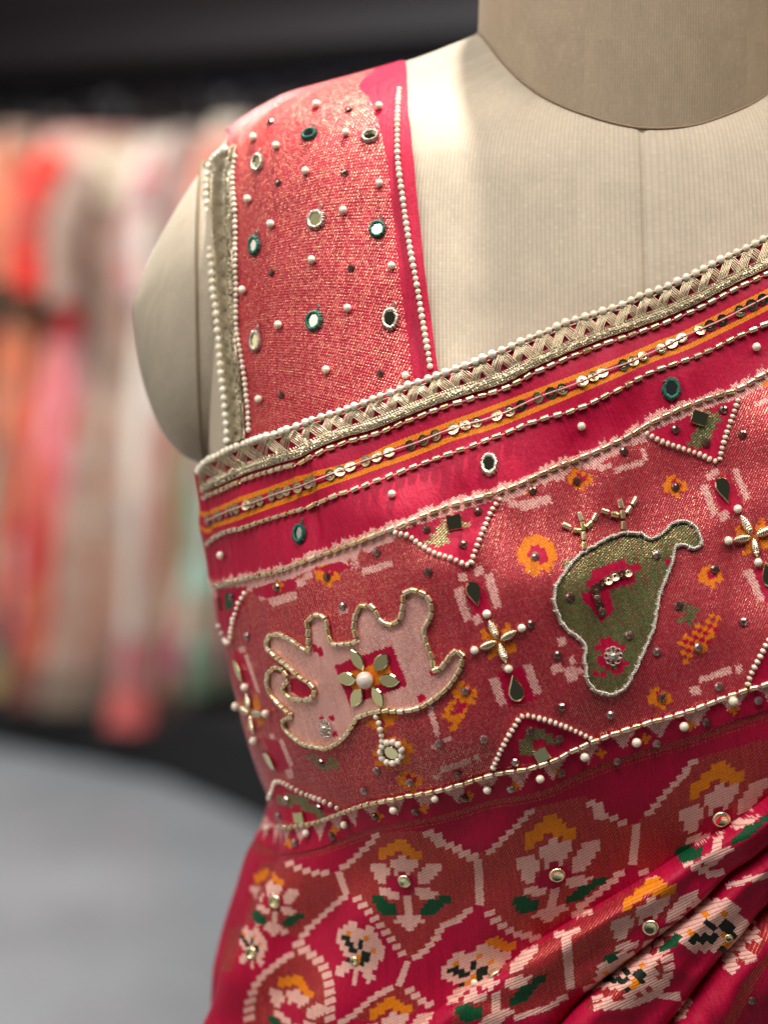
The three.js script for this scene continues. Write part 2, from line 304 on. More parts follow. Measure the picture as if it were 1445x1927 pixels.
// --- the figured border
const box = (z, cls, x0, y0, x1, y1, sl = -0.3) => weave(cls, [z(x0, y0), z(x1, y0 + (x1 - x0) * sl), z(x1 + (y1 - y0) * 0.28, y1 + (x1 - x0) * sl), z(x0 + (y1 - y0) * 0.28, y1)], 'border', 120);
const shape = (z, cls, pts) => weave(cls, pts.map((p) => z(...p)), 'border', 500);
const bud = ['.OO..', 'OORO.', 'OORRO', '.OOOO', '..O..'];
for (const [x, y] of [z4(585, 735), z4(1020, 765), z5(640, 95), z6(1180, 500), z6(950, 1055), z5(1080, 1190), z6(60, 1030)]) bitmap(bud, x, y, 2.5, 2.5, [8.5, -2.6], [2.4, 8.5], 'border');
for (const [x, y] of [z5(378, 150), z4(365, 785), z4(1445, 300)]) bitmap(['.O.', 'OOO', '.O.'], x, y, 1.5, 1.5, [7, -2], [2, 7], 'border');
bitmap(['..OOOO..', '.OOOOOO.', 'OOORROOO', 'OORRRROO', 'OOORRROO', '.OOORROO', '.OOOOOO.', '..OO.O..'], ...z6(388, 398), 4, 4, [8.8, -2], [2, 9], 'border');
bitmap(['.......O.', '....O.O.O', '.O.ORORO.', 'OROROROR.', '.OROROO..', 'OROROR...', '.O.OO....', 'O........'], ...z6(1140, 775), 4, 4.5, [9.5, -4], [2.5, 8.6], 'border');
bitmap(['..g...', '.ggg..', '..ggg.', 'gggg..', '..g...'], ...z6(1085, 660), 2.5, 3, [9, -3], [3, 9], 'border');
bitmap(['..OO.OO.', '.OO.RROO', 'OO.RRO..', '.OOOO...', '..OO....', '.OO.....'], ...z5(1345, 830), 3, 4, [8.2, -2.5], [2, 9], 'border');
bitmap(['...OO..', 'OOO.OOO', '.OO.OO.', '..OO...'], ...z5(935, 880), 2, 3.5, [8.5, -2], [2, 8.5], 'border');
bitmap(['...OO...', '.OOOOOO.', 'OOOOOOOO', '.OOOOOOO', 'OOOOOOO.', '..OO.OO.'], ...z5(990, 1035), 3, 4, [9.4, -2], [2, 9.4], 'border');
bitmap(['.g..gg', 'ggg.gg', '.ggggg', '..gg..'], ...z5(615, 1092), 2, 3, [10, 2.5], [1, 7], 'border');
for (const [x, y, e] of [[...z6(215, 790), 1], [...z6(1375, 315), 1], [...z5(240, 825), 0.6]]) bitmap(['O....O', 'OO..OO', '.OO.OO', '..OO..', '.OO.OO', 'OO..OO'], x, y, 3, 3, [9 * e, -2.6], [2.5, 9], 'border');
// crimson triangles with green steps, and crimson panels behind the drops
for (const t of [[[740, 1002], [885, 1064], [945, 936]], [[1212, 814], [1350, 868], [1392, 748]], [[499, 1536], [523, 1470], [642, 1522], [566, 1552]], [[926, 1446], [982, 1347], [1115, 1391], [1035, 1430]], [[408, 1108], [466, 1104], [433, 1212], [412, 1170]], [[1405, 1295], [1443, 1209], [1500, 1180], [1500, 1270]]]) weave(CRIMSON, t, 'border', 600);
bitmap(['...gg.', '..ggg.', '.ggggg', 'ggg...', '.gg...'], 838, 1000, 2.5, 3, [15, -5], [4, 8.5], 'border');
bitmap(['....g.', '...ggg', '..gggg', '.gggg.', 'gggg..', '.gg...'], 1322, 808, 3, 3, [12, -5], [3.4, 9.5], 'border');
bitmap(['.ggg..', 'ggggg.', 'gg.ggg', 'g....g'], 566, 1516, 2, 3, [15, 4], [0, 8.5], 'border');
bitmap(['..gg..', '.gggg.', 'gg..gg', 'gg....', 'ggg...'], 1015, 1396, 2.5, 3, [13, 0], [1, 10], 'border');
bitmap(['.G.', 'GGG', 'GG.', '.G.'], 427, 1148, 2, 1.5, [7, -3], [0, 16], 'border');
for (const q of [[[50, 545], [135, 520], [190, 680], [120, 700]], [[210, 940], [330, 905], [390, 1060], [260, 1093]], [[1175, 55], [1265, 30], [1335, 190], [1235, 215]], [[1370, 470], [1445, 450], [1500, 600], [1430, 610]]]) shape(z6, CRIMSON, q);
shape(z5, CRIMSON, [[140, 500], [200, 500], [250, 700], [190, 690]]); shape(z5, CRIMSON, [[300, 960], [380, 980], [440, 1130], [380, 1150]]);
for (const q of [[[5, 560], [40, 545], [95, 690], [60, 705]], [[145, 490], [185, 480], [230, 635], [195, 645]], [[170, 965], [215, 955], [250, 1080], [215, 1093]], [[325, 905], [365, 895], [410, 1030], [375, 1040]], [[1130, 80], [1165, 70], [1215, 210], [1190, 225]], [[1275, 5], [1305, 0], [1365, 140], [1335, 150]], [[1330, 470], [1370, 460], [1430, 600], [1400, 615]], [[1125, 960], [1270, 905], [1280, 940], [1130, 985]], [[290, 160], [450, 120], [455, 160], [320, 200]]]) shape(z6, PALE, q);
for (const b of [[25, 485, 65, 525], [100, 460, 140, 495], [95, 680, 130, 720], [225, 900, 250, 930], [1160, 30, 1190, 60], [1215, 205, 1260, 245], [480, 780, 515, 815], [450, 905, 500, 945], [510, 920, 560, 985], [560, 920, 595, 950], [535, 865, 558, 900], [1085, 1005, 1130, 1045], [1290, 905, 1320, 945], [255, 155, 295, 185], [470, 40, 510, 65]]) box(z6, PALE, ...b);
for (const q of [[[325, 215], [475, 178], [482, 220], [345, 262]], [[820, 50], [985, 10], [992, 42], [830, 95]], [[1310, 165], [1360, 150], [1405, 320], [1370, 335]], [[195, 520], [215, 510], [285, 720], [265, 715]], [[380, 970], [400, 965], [465, 1110], [440, 1115]], [[1170, 790], [1205, 790], [1245, 950], [1215, 955]], [[1240, 1120], [1400, 1065], [1405, 1095], [1245, 1150]]]) shape(z5, PALE, q);
for (const b of [[470, 115, 520, 160], [510, 85, 555, 115], [270, 190, 315, 230], [760, 30, 805, 65], [700, 10, 740, 45], [1335, 85, 1380, 120], [165, 480, 200, 510], [330, 940, 355, 970], [415, 1130, 450, 1180], [1190, 995, 1220, 1025], [1255, 960, 1300, 985], [1200, 1160, 1240, 1185], [700, 280, 745, 305], [1420, 1050, 1445, 1090]]) box(z5, PALE, ...b);
for (const q of [[[740, 680], [870, 640], [880, 665], [740, 708]], [[860, 595], [880, 590], [895, 645], [875, 650]]]) shape(z4, PALE, q);
for (const b of [[635, 660, 680, 690], [665, 675, 725, 698], [1180, 690, 1215, 720], [1380, 380, 1445, 400]]) box(z4, PALE, ...b);
// crimson ground between the pale steps and the bead line
for (const q of [[[240, 165], [470, 105], [470, 170], [330, 215], [255, 200]], [[560, 60], [700, 20], [760, 40], [810, 40], [700, 75]]]) shape(z5, CRIMSON, q);
bitmap(['.O.', 'OOO', '.O.'], ...z5(378, 150), 1.5, 1.5, [7, -2], [2, 7], 'border');
// small budded steps just under the lower bead line
for (let k = 0; k < 12; k++) { const [x, y] = pxCurve(ROW4)(0.045 + k * 0.083); bitmap(['.O.', 'OOO', '.O.'], x - 4, y + 31, 1.5, 1.5, [6.5, -1.6], [1.5, 6.5], 'border'); }

// the elephant and the bird
const ELEPHANT = [[345, 410], [395, 405], [440, 425], [490, 455], [545, 490], [550, 440], [548, 380], [545, 340], [580, 305], [625, 310], [650, 350], [655, 400], [680, 455], [740, 455], [800, 440], [790, 370], [800, 300], [830, 255], [880, 260], [910, 300], [940, 340], [990, 350], [1030, 320], [1045, 260], [1055, 190], [1100, 170], [1160, 190], [1195, 240], [1190, 320], [1160, 370], [1165, 430], [1185, 490], [1205, 540], [1210, 595], [1250, 580], [1290, 530], [1330, 495], [1360, 520], [1355, 570], [1320, 640], [1260, 710], [1190, 765], [1120, 800], [1030, 815], [950, 810], [870, 825], [810, 850], [780, 895], [740, 950], [690, 990], [640, 1010], [580, 1000], [520, 985], [470, 950], [425, 905], [420, 865], [455, 840], [425, 805], [385, 765], [350, 720], [330, 660], [340, 610], [380, 580], [420, 600], [440, 650], [415, 690], [440, 730], [500, 750], [560, 745], [580, 710], [560, 670], [510, 635], [460, 590], [410, 550], [350, 500], [330, 470], [335, 430]];
shape(z5, ROSE, ELEPHANT.filter((_, i) => i < 62 || i > 70));
shape(z5, CRIMSON, [[450, 640], [510, 640], [575, 680], [570, 735], [500, 745], [445, 715]]);
shape(z5, CRIMSON, [[680, 575], [985, 468], [1065, 680], [762, 790]]);
shape(z5, ORANGE, [[745, 620], [960, 535], [995, 650], [780, 720]]);
shape(z5, CRIMSON, [[1115, 740], [1150, 722], [1168, 755], [1130, 775]]); shape(z5, CRIMSON, [[1180, 600], [1215, 595], [1225, 625], [1195, 630]]);
for (const [x, y] of [[595, 850], [650, 845], [600, 920], [665, 930]]) box(z5, CRIMSON, x, y, x + 24, y + 26);
bitmap(['R.', 'RR', '.R'], ...z5(590, 490), 1.5, 1, [8, -2], [2, 8], 'border');
const BIRD = [[500, 500], [560, 420], [640, 365], [720, 320], [800, 300], [860, 305], [910, 325], [960, 300], [1000, 265], [1050, 245], [1100, 265], [1130, 310], [1140, 345], [1100, 370], [1060, 350], [1025, 360], [1005, 420], [980, 500], [950, 580], [930, 680], [910, 760], [870, 850], [830, 930], [790, 1000], [740, 1030], [690, 1030], [640, 1005], [615, 960], [605, 880], [600, 800], [540, 750], [495, 700], [465, 620], [465, 570], [480, 530]];
shape(z6, GREENGOLD, BIRD);
for (const q of [[[505, 430], [560, 405], [575, 440], [520, 500]], [[480, 520], [510, 490], [500, 560], [470, 560]]]) shape(z6, GREENGOLD, q);
shape(z6, CRIMSON, [[640, 470], [790, 415], [800, 445], [860, 440], [870, 465], [835, 480], [840, 525], [720, 560], [722, 590], [740, 655], [700, 690], [690, 710], [665, 680], [610, 620], [590, 575], [640, 565], [608, 525], [640, 510]]);
bitmap(['.RR..', 'RRRR.', '.R.RR', 'RR.R.', 'RRRR.', '.R.RR', 'R.RR.'], ...z6(730, 860), 3.5, 2.5, [11, -2.6], [2, 10], 'border');
for (const [x, y] of [[970, 420], [650, 490], [640, 930]]) box(z6, CRIMSON, x, y, x + 26, y + 26);

// --- the flowered field: tissue diamonds, pale stepped lattice, flowers
const lay = (z, cls, pts) => weave(cls, pts.map((p) => z(...p)), 'field', 900);
lay(z7, TISSUE_FIELD, [[700, 590], [780, 530], [860, 450], [905, 385], [1150, 380], [1200, 420], [1300, 470], [1430, 530], [1440, 760], [1350, 840], [1230, 920], [1120, 1040], [1065, 1060], [1000, 990], [900, 860], [790, 725], [745, 715]]);
lay(z8, TISSUE_FIELD, [[120, 745], [200, 705], [290, 620], [360, 535], [610, 480], [690, 570], [790, 610], [845, 605], [830, 790], [740, 860], [660, 940], [560, 1020], [430, 1100], [390, 1135], [290, 1110], [165, 1000], [130, 980]]);
lay(z8, TISSUE_FIELD, [[850, 600], [930, 520], [1030, 410], [1110, 310], [1445, 215], [1500, 200], [1500, 430], [1330, 555], [1180, 645], [980, 765], [905, 835], [860, 815], [830, 790]]);
lay(z7, TISSUE_FIELD, [[415, 540], [480, 580], [560, 600], [690, 600], [740, 715], [690, 760], [600, 840], [490, 960], [380, 900], [250, 870], [200, 860], [240, 700], [290, 540]]);
lay(z7, TISSUE_FIELD, [[480, 980], [560, 1040], [620, 1130], [650, 1250], [640, 1405], [230, 1408], [240, 1200], [330, 1100], [430, 1050]]);
lay(z7, TISSUE_FIELD, [[120, 900], [215, 880], [130, 1130], [60, 1130]]);
lay(z7, TISSUE_FIELD, [[760, 1390], [860, 1300], [980, 1210], [1060, 1215], [1150, 1290], [1120, 1340], [1010, 1405]]);
lay(z8, TISSUE_FIELD, [[10, 1418], [330, 1195], [640, 1005], [880, 866], [1010, 880], [1040, 960], [960, 1075], [780, 1200], [640, 1330], [540, 1372], [430, 1480], [0, 1520]]);
lay(z8, TISSUE_FIELD, [[600, 1440], [760, 1290], [930, 1165], [985, 1200], [980, 1300], [930, 1390], [780, 1450], [640, 1460]]);
lay(z8, TISSUE_FIELD, [[1270, 1170], [1445, 950], [1500, 900], [1500, 1050], [1380, 1230], [1300, 1250]]);
lay(z8, TISSUE_FIELD, [[1240, 1520], [1330, 1330], [1445, 1190], [1460, 1230], [1370, 1370], [1300, 1520]]);
function chain(z, pts, w = 11, step = 17, lean = 0.35) {   // pale steps of the lattice
  w *= 0.78;
  const px = pts.map((p) => z(...p)), c = pxCurve(px); let L = 0; for (let i = 1; i < px.length; i++) L += Math.hypot(px[i][0] - px[i - 1][0], px[i][1] - px[i - 1][1]);
  const n = Math.max(1, Math.round(L / step));
  for (let k = 0; k < n; k++) { const [x, y] = c((k + 0.5) / n), a = w * (0.85 + 0.3 * hash(k, n)); weave(PALE_BOLD, [[x - a, y - w * 0.55 + a * lean], [x + a, y - w * 0.55 - a * lean], [x + a + 2, y + w * 0.6 - a * lean], [x - a + 2, y + w * 0.6 + a * lean]], 'field', 90); }
}
const bar = (z, pts) => lay(z, PALE_BOLD, pts);
chain(z7, [[905, 385], [870, 440], [820, 490], [760, 545], [710, 580]]); chain(z7, [[650, 598], [600, 603], [560, 600], [480, 575], [415, 540]]);
bar(z7, [[680, 600], [720, 595], [758, 712], [725, 725]]);
chain(z7, [[740, 722], [690, 760], [600, 840], [545, 890], [500, 950]]); chain(z7, [[780, 722], [840, 790], [900, 860], [960, 930], [1010, 1000], [1050, 1050]]);
chain(z7, [[1095, 1062], [1140, 1030], [1180, 990], [1225, 940], [1245, 890], [1300, 865], [1350, 835], [1400, 790]], 12);
chain(z7, [[1155, 385], [1215, 405], [1240, 445], [1310, 460], [1350, 490], [1400, 512], [1430, 530]], 13); bar(z7, [[1190, 390], [1240, 395], [1270, 440], [1215, 460]]);
bar(z8, [[100, 770], [138, 768], [148, 980], [108, 978]]);
chain(z8, [[160, 748], [200, 710], [240, 668], [290, 622], [325, 585], [365, 540]]);
chain(z8, [[85, 990], [40, 1035], [5, 1065]]); chain(z8, [[160, 1000], [190, 1040], [230, 1075], [290, 1110], [350, 1120], [395, 1138]], 12);
chain(z8, [[615, 500], [660, 535], [690, 572], [740, 582], [795, 615]], 12); bar(z8, [[640, 520], [690, 505], [705, 585], [650, 590]]);
chain(z8, [[885, 572], [930, 522], [980, 460], [1030, 410], [1075, 350], [1112, 310]]); bar(z8, [[1040, 400], [1085, 345], [1085, 380], [1030, 430]]);
bar(z8, [[825, 612], [862, 605], [845, 795], [805, 795]]);
chain(z8, [[775, 820], [735, 865], [690, 905], [640, 945], [600, 970], [560, 1035]], 13); chain(z8, [[855, 810], [895, 850], [930, 880]], 12);
chain(z8, [[1060, 775], [1100, 800], [1150, 820], [1190, 840], [1235, 822]], 14); chain(z8, [[1250, 880], [1290, 885], [1340, 860], [1400, 855], [1445, 835]], 13);
bar(z8, [[498, 1125], [545, 1112], [562, 1362], [522, 1368]]);
chain(z8, [[280, 1500], [360, 1470], [430, 1450], [480, 1420], [520, 1390]], 12); chain(z8, [[600, 1362], [660, 1345], [740, 1300]], 12); bar(z8, [[270, 1270], [380, 1190], [340, 1240], [290, 1290]]);
chain(z8, [[575, 1030], [600, 1010], [630, 1020]], 12); chain(z8, [[470, 1110], [520, 1110], [575, 1090]], 12);
chain(z8, [[930, 1135], [960, 1180], [985, 1240], [985, 1300], [960, 1350], [900, 1395], [830, 1430], [740, 1440], [650, 1440]], 14); chain(z8, [[640, 1400], [700, 1410], [760, 1450]], 13);
bar(z8, [[930, 1385], [1040, 1375], [1050, 1420], [940, 1405]]); chain(z8, [[1075, 1410], [1050, 1470], [1030, 1510]], 12);
chain(z8, [[1370, 1050], [1310, 1130], [1340, 1220], [1380, 1230]], 13);
bar(z7, [[1055, 1070], [1085, 1075], [1040, 1210], [1000, 1200]]);
chain(z7, [[985, 1210], [930, 1240], [880, 1270], [820, 1320], [760, 1370], [700, 1405]], 12); chain(z7, [[1060, 1215], [1100, 1250], [1150, 1290], [1200, 1310]], 12);
chain(z7, [[470, 960], [510, 1010], [580, 1060], [630, 1130], [650, 1230], [650, 1400]], 13); chain(z7, [[430, 930], [360, 890], [280, 870], [200, 870]], 10); chain(z7, [[450, 1030], [380, 1080], [270, 1180], [225, 1290], [220, 1400]], 12);
const FLOWER = ['......BBB...........', '....BBBBBB..........', '..BBBBBBBBB.........', '..BBBB..BBBBB.......', '..BB...PP.BBB.......', '.....PPPPPPP........', 'PPPP.PPPPPPP..PPPP..', 'PPPPP.PPPPP..PPPPP..', '.PPPP.PRRP..PPPPP...', '.PPP.RRRRRR.PPPP....', '..PPRRRRRRRRPPP.....', '....RRRRRRRR........', '..PPPRRRRRRPPPP.....', '..PPPPPRRR.PPPPPP...', 'GGG.PPP.PP..PPPP.GGG', 'GGGG....PP....GGGGGG', '.GGGGG..PP...GGGGG..', '.GGGGG..PP..GGGGG...', '..GGGG..PP..GGGG....', '......PPPPPP........', '.....PPPPPPPP.......', '.......PPPP.........', '........PP..........'];
for (const [z, x, y, ex, up, dn] of [[z7, 1052, 645, [8, 0], [-0.2, 8], [0.7, 8]], [z8, 480, 840, [9.4, -2.2], [0.2, 11.8], [-1.6, 7.6]], [z8, 1230, 585, [10, -3.8], [-0.6, 11.4], [-1.6, 7.6]], [z8, 905, 1080, [9.8, -3.6], [-1.6, 9.8], [-1.8, 7.4]], [z7, 362, 753, [5.4, 0.4], [0.8, 6.2], [-0.4, 5.6]], [z7, 470, 1340, [6.6, 2.2], [-1.4, 6.6], [0.5, 7]], [z7, 1010, 1470, [7.8, -1.6], [0.4, 7.6], [0.5, 8]], [z8, 195, 1310, [9.2, -3.4], [-0.6, 8], [0, 8.2]]]) bitmap(FLOWER, ...z(x, y), 10.3, 8.7, ex.map((q) => q * 0.93), up.map((q) => q * 0.95), 'field', dn.map((q) => q * 0.93));
const TULIP = ['...PP..PP...', '..PPPPPPPP..', '.PPBPPPBPPP.', '.PKKPPKPPPPP', '.PPKKPKPPBPP', '..PPKKPKKPPP', '...PPPBKKPP.', '....KBBKPPP.', '...PPPPPPP..', '..PPP.P.PPP.', '..PP..P..P..', '......P.....'];
for (const [z, x, y, ex, ey] of [[z7, 795, 1050, [8.2, 2.2], [-1.6, 9.6]], [z8, 85, 1310, [11, -3.5], [0, 8.5]], [z8, 1235, 1130, [7, -8.5], [10.5, 8]], [z7, 232, 1010, [5.2, 1], [0, 6.6]], [z8, 820, 1330, [9, -5], [6, 7]]]) bitmap(TULIP, ...z(x, y), 6.5, 6, ex, ey, 'field');

// --- thread colours, gloss and relief
const RGB = { ruby: [176, 10, 58], ruby2: [164, 14, 50], gold: [222, 140, 118], pale: [238, 204, 192], amber: [232, 136, 20], green: [14, 76, 46], moss: [48, 80, 42], lime: [204, 186, 134], ink: [26, 38, 28] };
function clothMaps(ids, w, h, mx, my, angle, clsOf, P = 0.0004, fray = 5) {      // mx, my: metres across the texture
  const col = new Uint8Array(w * h * 4), pack = new Uint8Array(w * h * 4), ca = Math.cos(angle), sa = Math.sin(angle);
  for (let y = 0; y < h; y++) for (let x = 0; x < w; x++) {
    const X = x / w * mx, Y = y / h * my, a = X * ca - Y * sa, b = X * sa + Y * ca, i = Math.floor(a / P), j = Math.floor(b / P), fa = a / P - i, fb = b / P - j;
    const jx = Math.round((hash(j, 17) - 0.5) * fray), jy = Math.round((hash(i, 29) - 0.5) * fray * 1.4);  // threads end unevenly at the edge of a figure
    const own = ids ? ids[y * w + x] : 0, moved = ids ? ids[clamp(y + jy, 0, h - 1) * w + clamp(x + jx, 0, w - 1)] : 0;
    const cls = ids ? (own === STRIPE || moved === STRIPE ? own : moved) : clsOf(x / w + jx * 0.0006, y / h), r = hash(i, j), rw = hash(i, 91), o = (y * w + x) * 4;
    const round = Math.sin(Math.PI * fa) * 0.5 + Math.sin(Math.PI * fb) * 0.5;
    let c = RGB.ruby, metal = 0.0, rough = 0.5, hgt = 0.45 + 0.18 * round + 0.12 * r, vary = 0.10;
    const tw = (i + 2 * j) % 5, twp = tw < 0 ? tw + 5 : tw, up2 = ids ? (((i + j) % 3) + 3) % 3 === 0 : twp === 0 || (twp === 2 && r > 0.55);
    switch (cls) {
      case CRIMSON: c = RGB.ruby; rough = 0.44 + 0.14 * rw; hgt = 0.4 + 0.24 * round + 0.16 * rw + 0.12 * r; vary = 0.12; break;
      case TISSUE: if (up2) { c = r > 0.42 ? [216, 132, 118] : [246, 196, 158]; metal = 0.88; rough = 0.2 + 0.18 * r; hgt = 0.2 + 0.55 * round + 0.2 * r; vary = 0.16; } else { c = RGB.ruby2; rough = 0.48; } break;
      case TISSUE_FIELD: if (up2) { c = r > 0.5 ? [202, 112, 96] : [192, 118, 74]; metal = 0.8; rough = 0.22 + 0.2 * r; hgt = 0.2 + 0.5 * round + 0.2 * r; vary = 0.18; } else { c = [162, 14, 46]; } break;
      case PALE: if (twp !== 1 && twp !== 3) { c = RGB.pale; rough = 0.55; hgt += 0.15; } else c = r > 0.5 ? RGB.ruby2 : [214, 120, 116]; vary = 0.12; break;
      case ROSE: if (twp !== 1) { c = r > 0.35 ? [244, 204, 196] : [232, 172, 158]; metal = 0.45; rough = 0.34; hgt = 0.3 + 0.4 * round + 0.15 * r; vary = 0.12; } else c = [196, 84, 92]; break;
      case ORANGE: if (twp !== 0) { c = RGB.amber; rough = 0.5; hgt += 0.15; } else c = [190, 66, 36]; vary = 0.12; break;
      case GREEN: c = RGB.green; rough = 0.5; vary = 0.15; break;
      case INK: c = RGB.ink; rough = 0.55; break;
      case GREENGOLD: if (twp < 2) { c = r > 0.3 ? RGB.lime : RGB.gold; metal = 0.8; rough = 0.26; hgt = 0.2 + 0.55 * round + 0.2 * r; vary = 0.22; } else c = r > 0.12 ? RGB.moss : [120, 40, 40]; break;
      case STRIPE: { const f = ((X * 0.9 + Y * 0.75) / 0.00085) % 1, g = f < 0 ? f + 1 : f; c = g < 0.26 ? [168, 76, 12] : [242, 146, 22]; hgt = 0.6 + 0.35 * Math.sin(Math.PI * g); rough = 0.5; break; }
      case PALE_BOLD: case ORANGE_BOLD: { const f = ((b + 0.25 * a) / 0.0011) % 1, g = f < 0 ? f + 1 : f; c = cls === PALE_BOLD ? (g < 0.2 ? [204, 118, 112] : [236, 190, 178]) : (g < 0.2 ? [206, 104, 18] : RGB.amber); hgt = 0.6 + 0.3 * Math.sin(Math.PI * g); rough = 0.48; vary = 0.07; break; }
    }
    const m = 1 - vary + 2 * vary * (0.6 * hash(i * 3 + 1, j * 7) + 0.4 * rw);
    col[o] = clamp(c[0] * m, 0, 255); col[o + 1] = clamp(c[1] * m, 0, 255); col[o + 2] = clamp(c[2] * m, 0, 255); col[o + 3] = 255;
    const crinkle = 0.22 * (noise(a * 520, b * 300) - 0.5) + 0.2 * (noise(a * 1300, b * 900) - 0.5);
    pack[o] = clamp((hgt + crinkle) * 200, 0, 255); pack[o + 1] = rough * 255; pack[o + 2] = metal * 255; pack[o + 3] = 255;
  }
  const T = (d, srgb) => { const t = new THREE.DataTexture(d, w, h, THREE.RGBAFormat); t.magFilter = THREE.LinearFilter; t.minFilter = THREE.LinearMipmapLinearFilter; t.generateMipmaps = true; t.wrapS = t.wrapT = THREE.MirroredRepeatWrapping; if (srgb) t.colorSpace = THREE.SRGBColorSpace; t.needsUpdate = true; return t; };
  return [T(col, true), T(pack, false)];
}
function clothMaterial([map, pack], bump) {
  return new THREE.MeshPhysicalMaterial({ map, roughness: 1, metalness: 1, roughnessMap: pack, metalnessMap: pack, bumpMap: pack, bumpScale: bump, specularIntensity: 0.45, side: THREE.DoubleSide });
}
const borderMat = clothMaterial(clothMaps(borderIds, N, N, UW, V_UP[1] - V_UP[0], 20 * DEG, null, 0.00035, 4), 0.00038);
const fieldMat = clothMaterial(clothMaps(fieldIds, N, N, UW, V_LO[1] - V_LO[0], 14 * DEG, null, 0.00042, 2.4), 0.00036);
const strapMat = clothMaterial(clothMaps(null, 1024, 2048, 0.062, 0.235, 8 * DEG, (u, v) => (u < 0.03 || u > 0.9 ? CRIMSON : TISSUE), 0.00036), 0.0004);

const saree = thing('saree', 'crimson and gold woven saree draped across the bust with beaded figured border', 'saree');
const border = part('figured_border', borderGeo, borderMat, saree);
const field = part('flowered_cloth', fieldGeo, fieldMat, saree);
pleatGeos.forEach((g) => part('pleat', g, fieldMat, saree));
const blouse = thing('blouse', 'red gold tissue blouse with mirror dotted shoulder strap on the dress form', 'blouse');
part('shoulder_strap', strapGeo, strapMat, blouse);
part('bodice', sheet(60, 160, (i, j) => { const phi = lerp(20 * DEG, 340 * DEG, j), t = Math.min(topH(Math.min(phi, 200 * DEG)) - 0.012, 0.03); return { p: formAt(phi, lerp(t, -0.21, i), 0.0014), u: j * 8, v: i * 2 }; }), strapMat, blouse);

// ------------------------------------------------------------------ the dress form
const form = thing('dress_form', 'cream knit covered dress form with plain neck and padded arm cap', 'dress form');
function knitMaps(size, ribs, rows) {                      // fine vertical ribs of the jersey cover
  const col = new Uint8Array(size * size * 4), hgt = new Uint8Array(size * size * 4);
  for (let y = 0; y < size; y++) for (let x = 0; x < size; x++) {
    const o = (y * size + x) * 4, a = x / size * ribs, b = y / size * rows, i = Math.floor(a), j = Math.floor(b), fa = a - i, fb = b - j;
    const rib = Math.pow(Math.sin(Math.PI * fa), 0.7), loop = 0.5 + 0.5 * Math.cos(2 * Math.PI * (fb + 0.35 * Math.abs(fa - 0.5)));
    const g = 0.92 + 0.045 * rib + 0.035 * (hash(i, j) - 0.5) + 0.05 * (noise(a * 0.21, b * 0.13) - 0.5) - 0.02 * (1 - rib) * loop;
    const thread = hash(i * 7, j) > 0.97 ? 1.03 : 1;
    col[o] = clamp(198 * g * thread, 0, 255); col[o + 1] = clamp(187 * g * thread, 0, 255); col[o + 2] = clamp(169 * g * thread, 0, 255); col[o + 3] = 255;
    const hh = 0.85 * rib + 0.15 * rib * loop; hgt[o] = hgt[o + 1] = hgt[o + 2] = hh * 255; hgt[o + 3] = 255;
  }
  const T = (d, s) => { const t = new THREE.DataTexture(d, size, size, THREE.RGBAFormat); t.magFilter = THREE.LinearFilter; t.wrapS = t.wrapT = THREE.RepeatWrapping; if (s) t.colorSpace = THREE.SRGBColorSpace; t.needsUpdate = true; return t; };
  return [T(col, true), T(hgt, false)];
}
const [knitC, knitH] = knitMaps(1024, 64, 48);             // one tile is 64 mm wide (uv in tiles)
const knitMat = new THREE.MeshPhysicalMaterial({ map: knitC, bumpMap: knitH, bumpScale: 0.00014, roughness: 0.6, sheen: 0.5, sheenColor: new THREE.Color(0.8, 0.72, 0.6), sheenRoughness: 0.5, specularIntensity: 0.6 });
const seamMat = new THREE.MeshStandardMaterial({ color: 0x8c7a64, roughness: 0.9 });
const TILE = 0.06;
// torso in two halves with the front seam between them, a real shallow groove
const groove = (phi) => -0.0013 * Math.exp(-(((phi - seamPhi) / 0.006) ** 2));
const seamPhi = 91.2 * DEG;
const NECK_R = 0.0608;
const neckAxis = (h) => V(0, 0, -0.006 + 0.04 * (h - 0.09));
const torsoAt = (phi, h) => formAt(phi, h, groove(phi));
for (const [a, b] of [[seamPhi, 272 * DEG], [272 * DEG - 2 * Math.PI, seamPhi]]) {
  part('torso_panel', sheet(320, 220, (i, j) => { const t = a === seamPhi ? Math.pow(j, 1.35) : 1 - Math.pow(1 - j, 1.35), phi = lerp(a, b, t), h = lerp(0.122, -0.62, Math.pow(i, 1.4)), p = torsoAt(phi, h); return { p, u: phi * 0.105 / TILE, v: h / TILE }; }), knitMat, form);
}
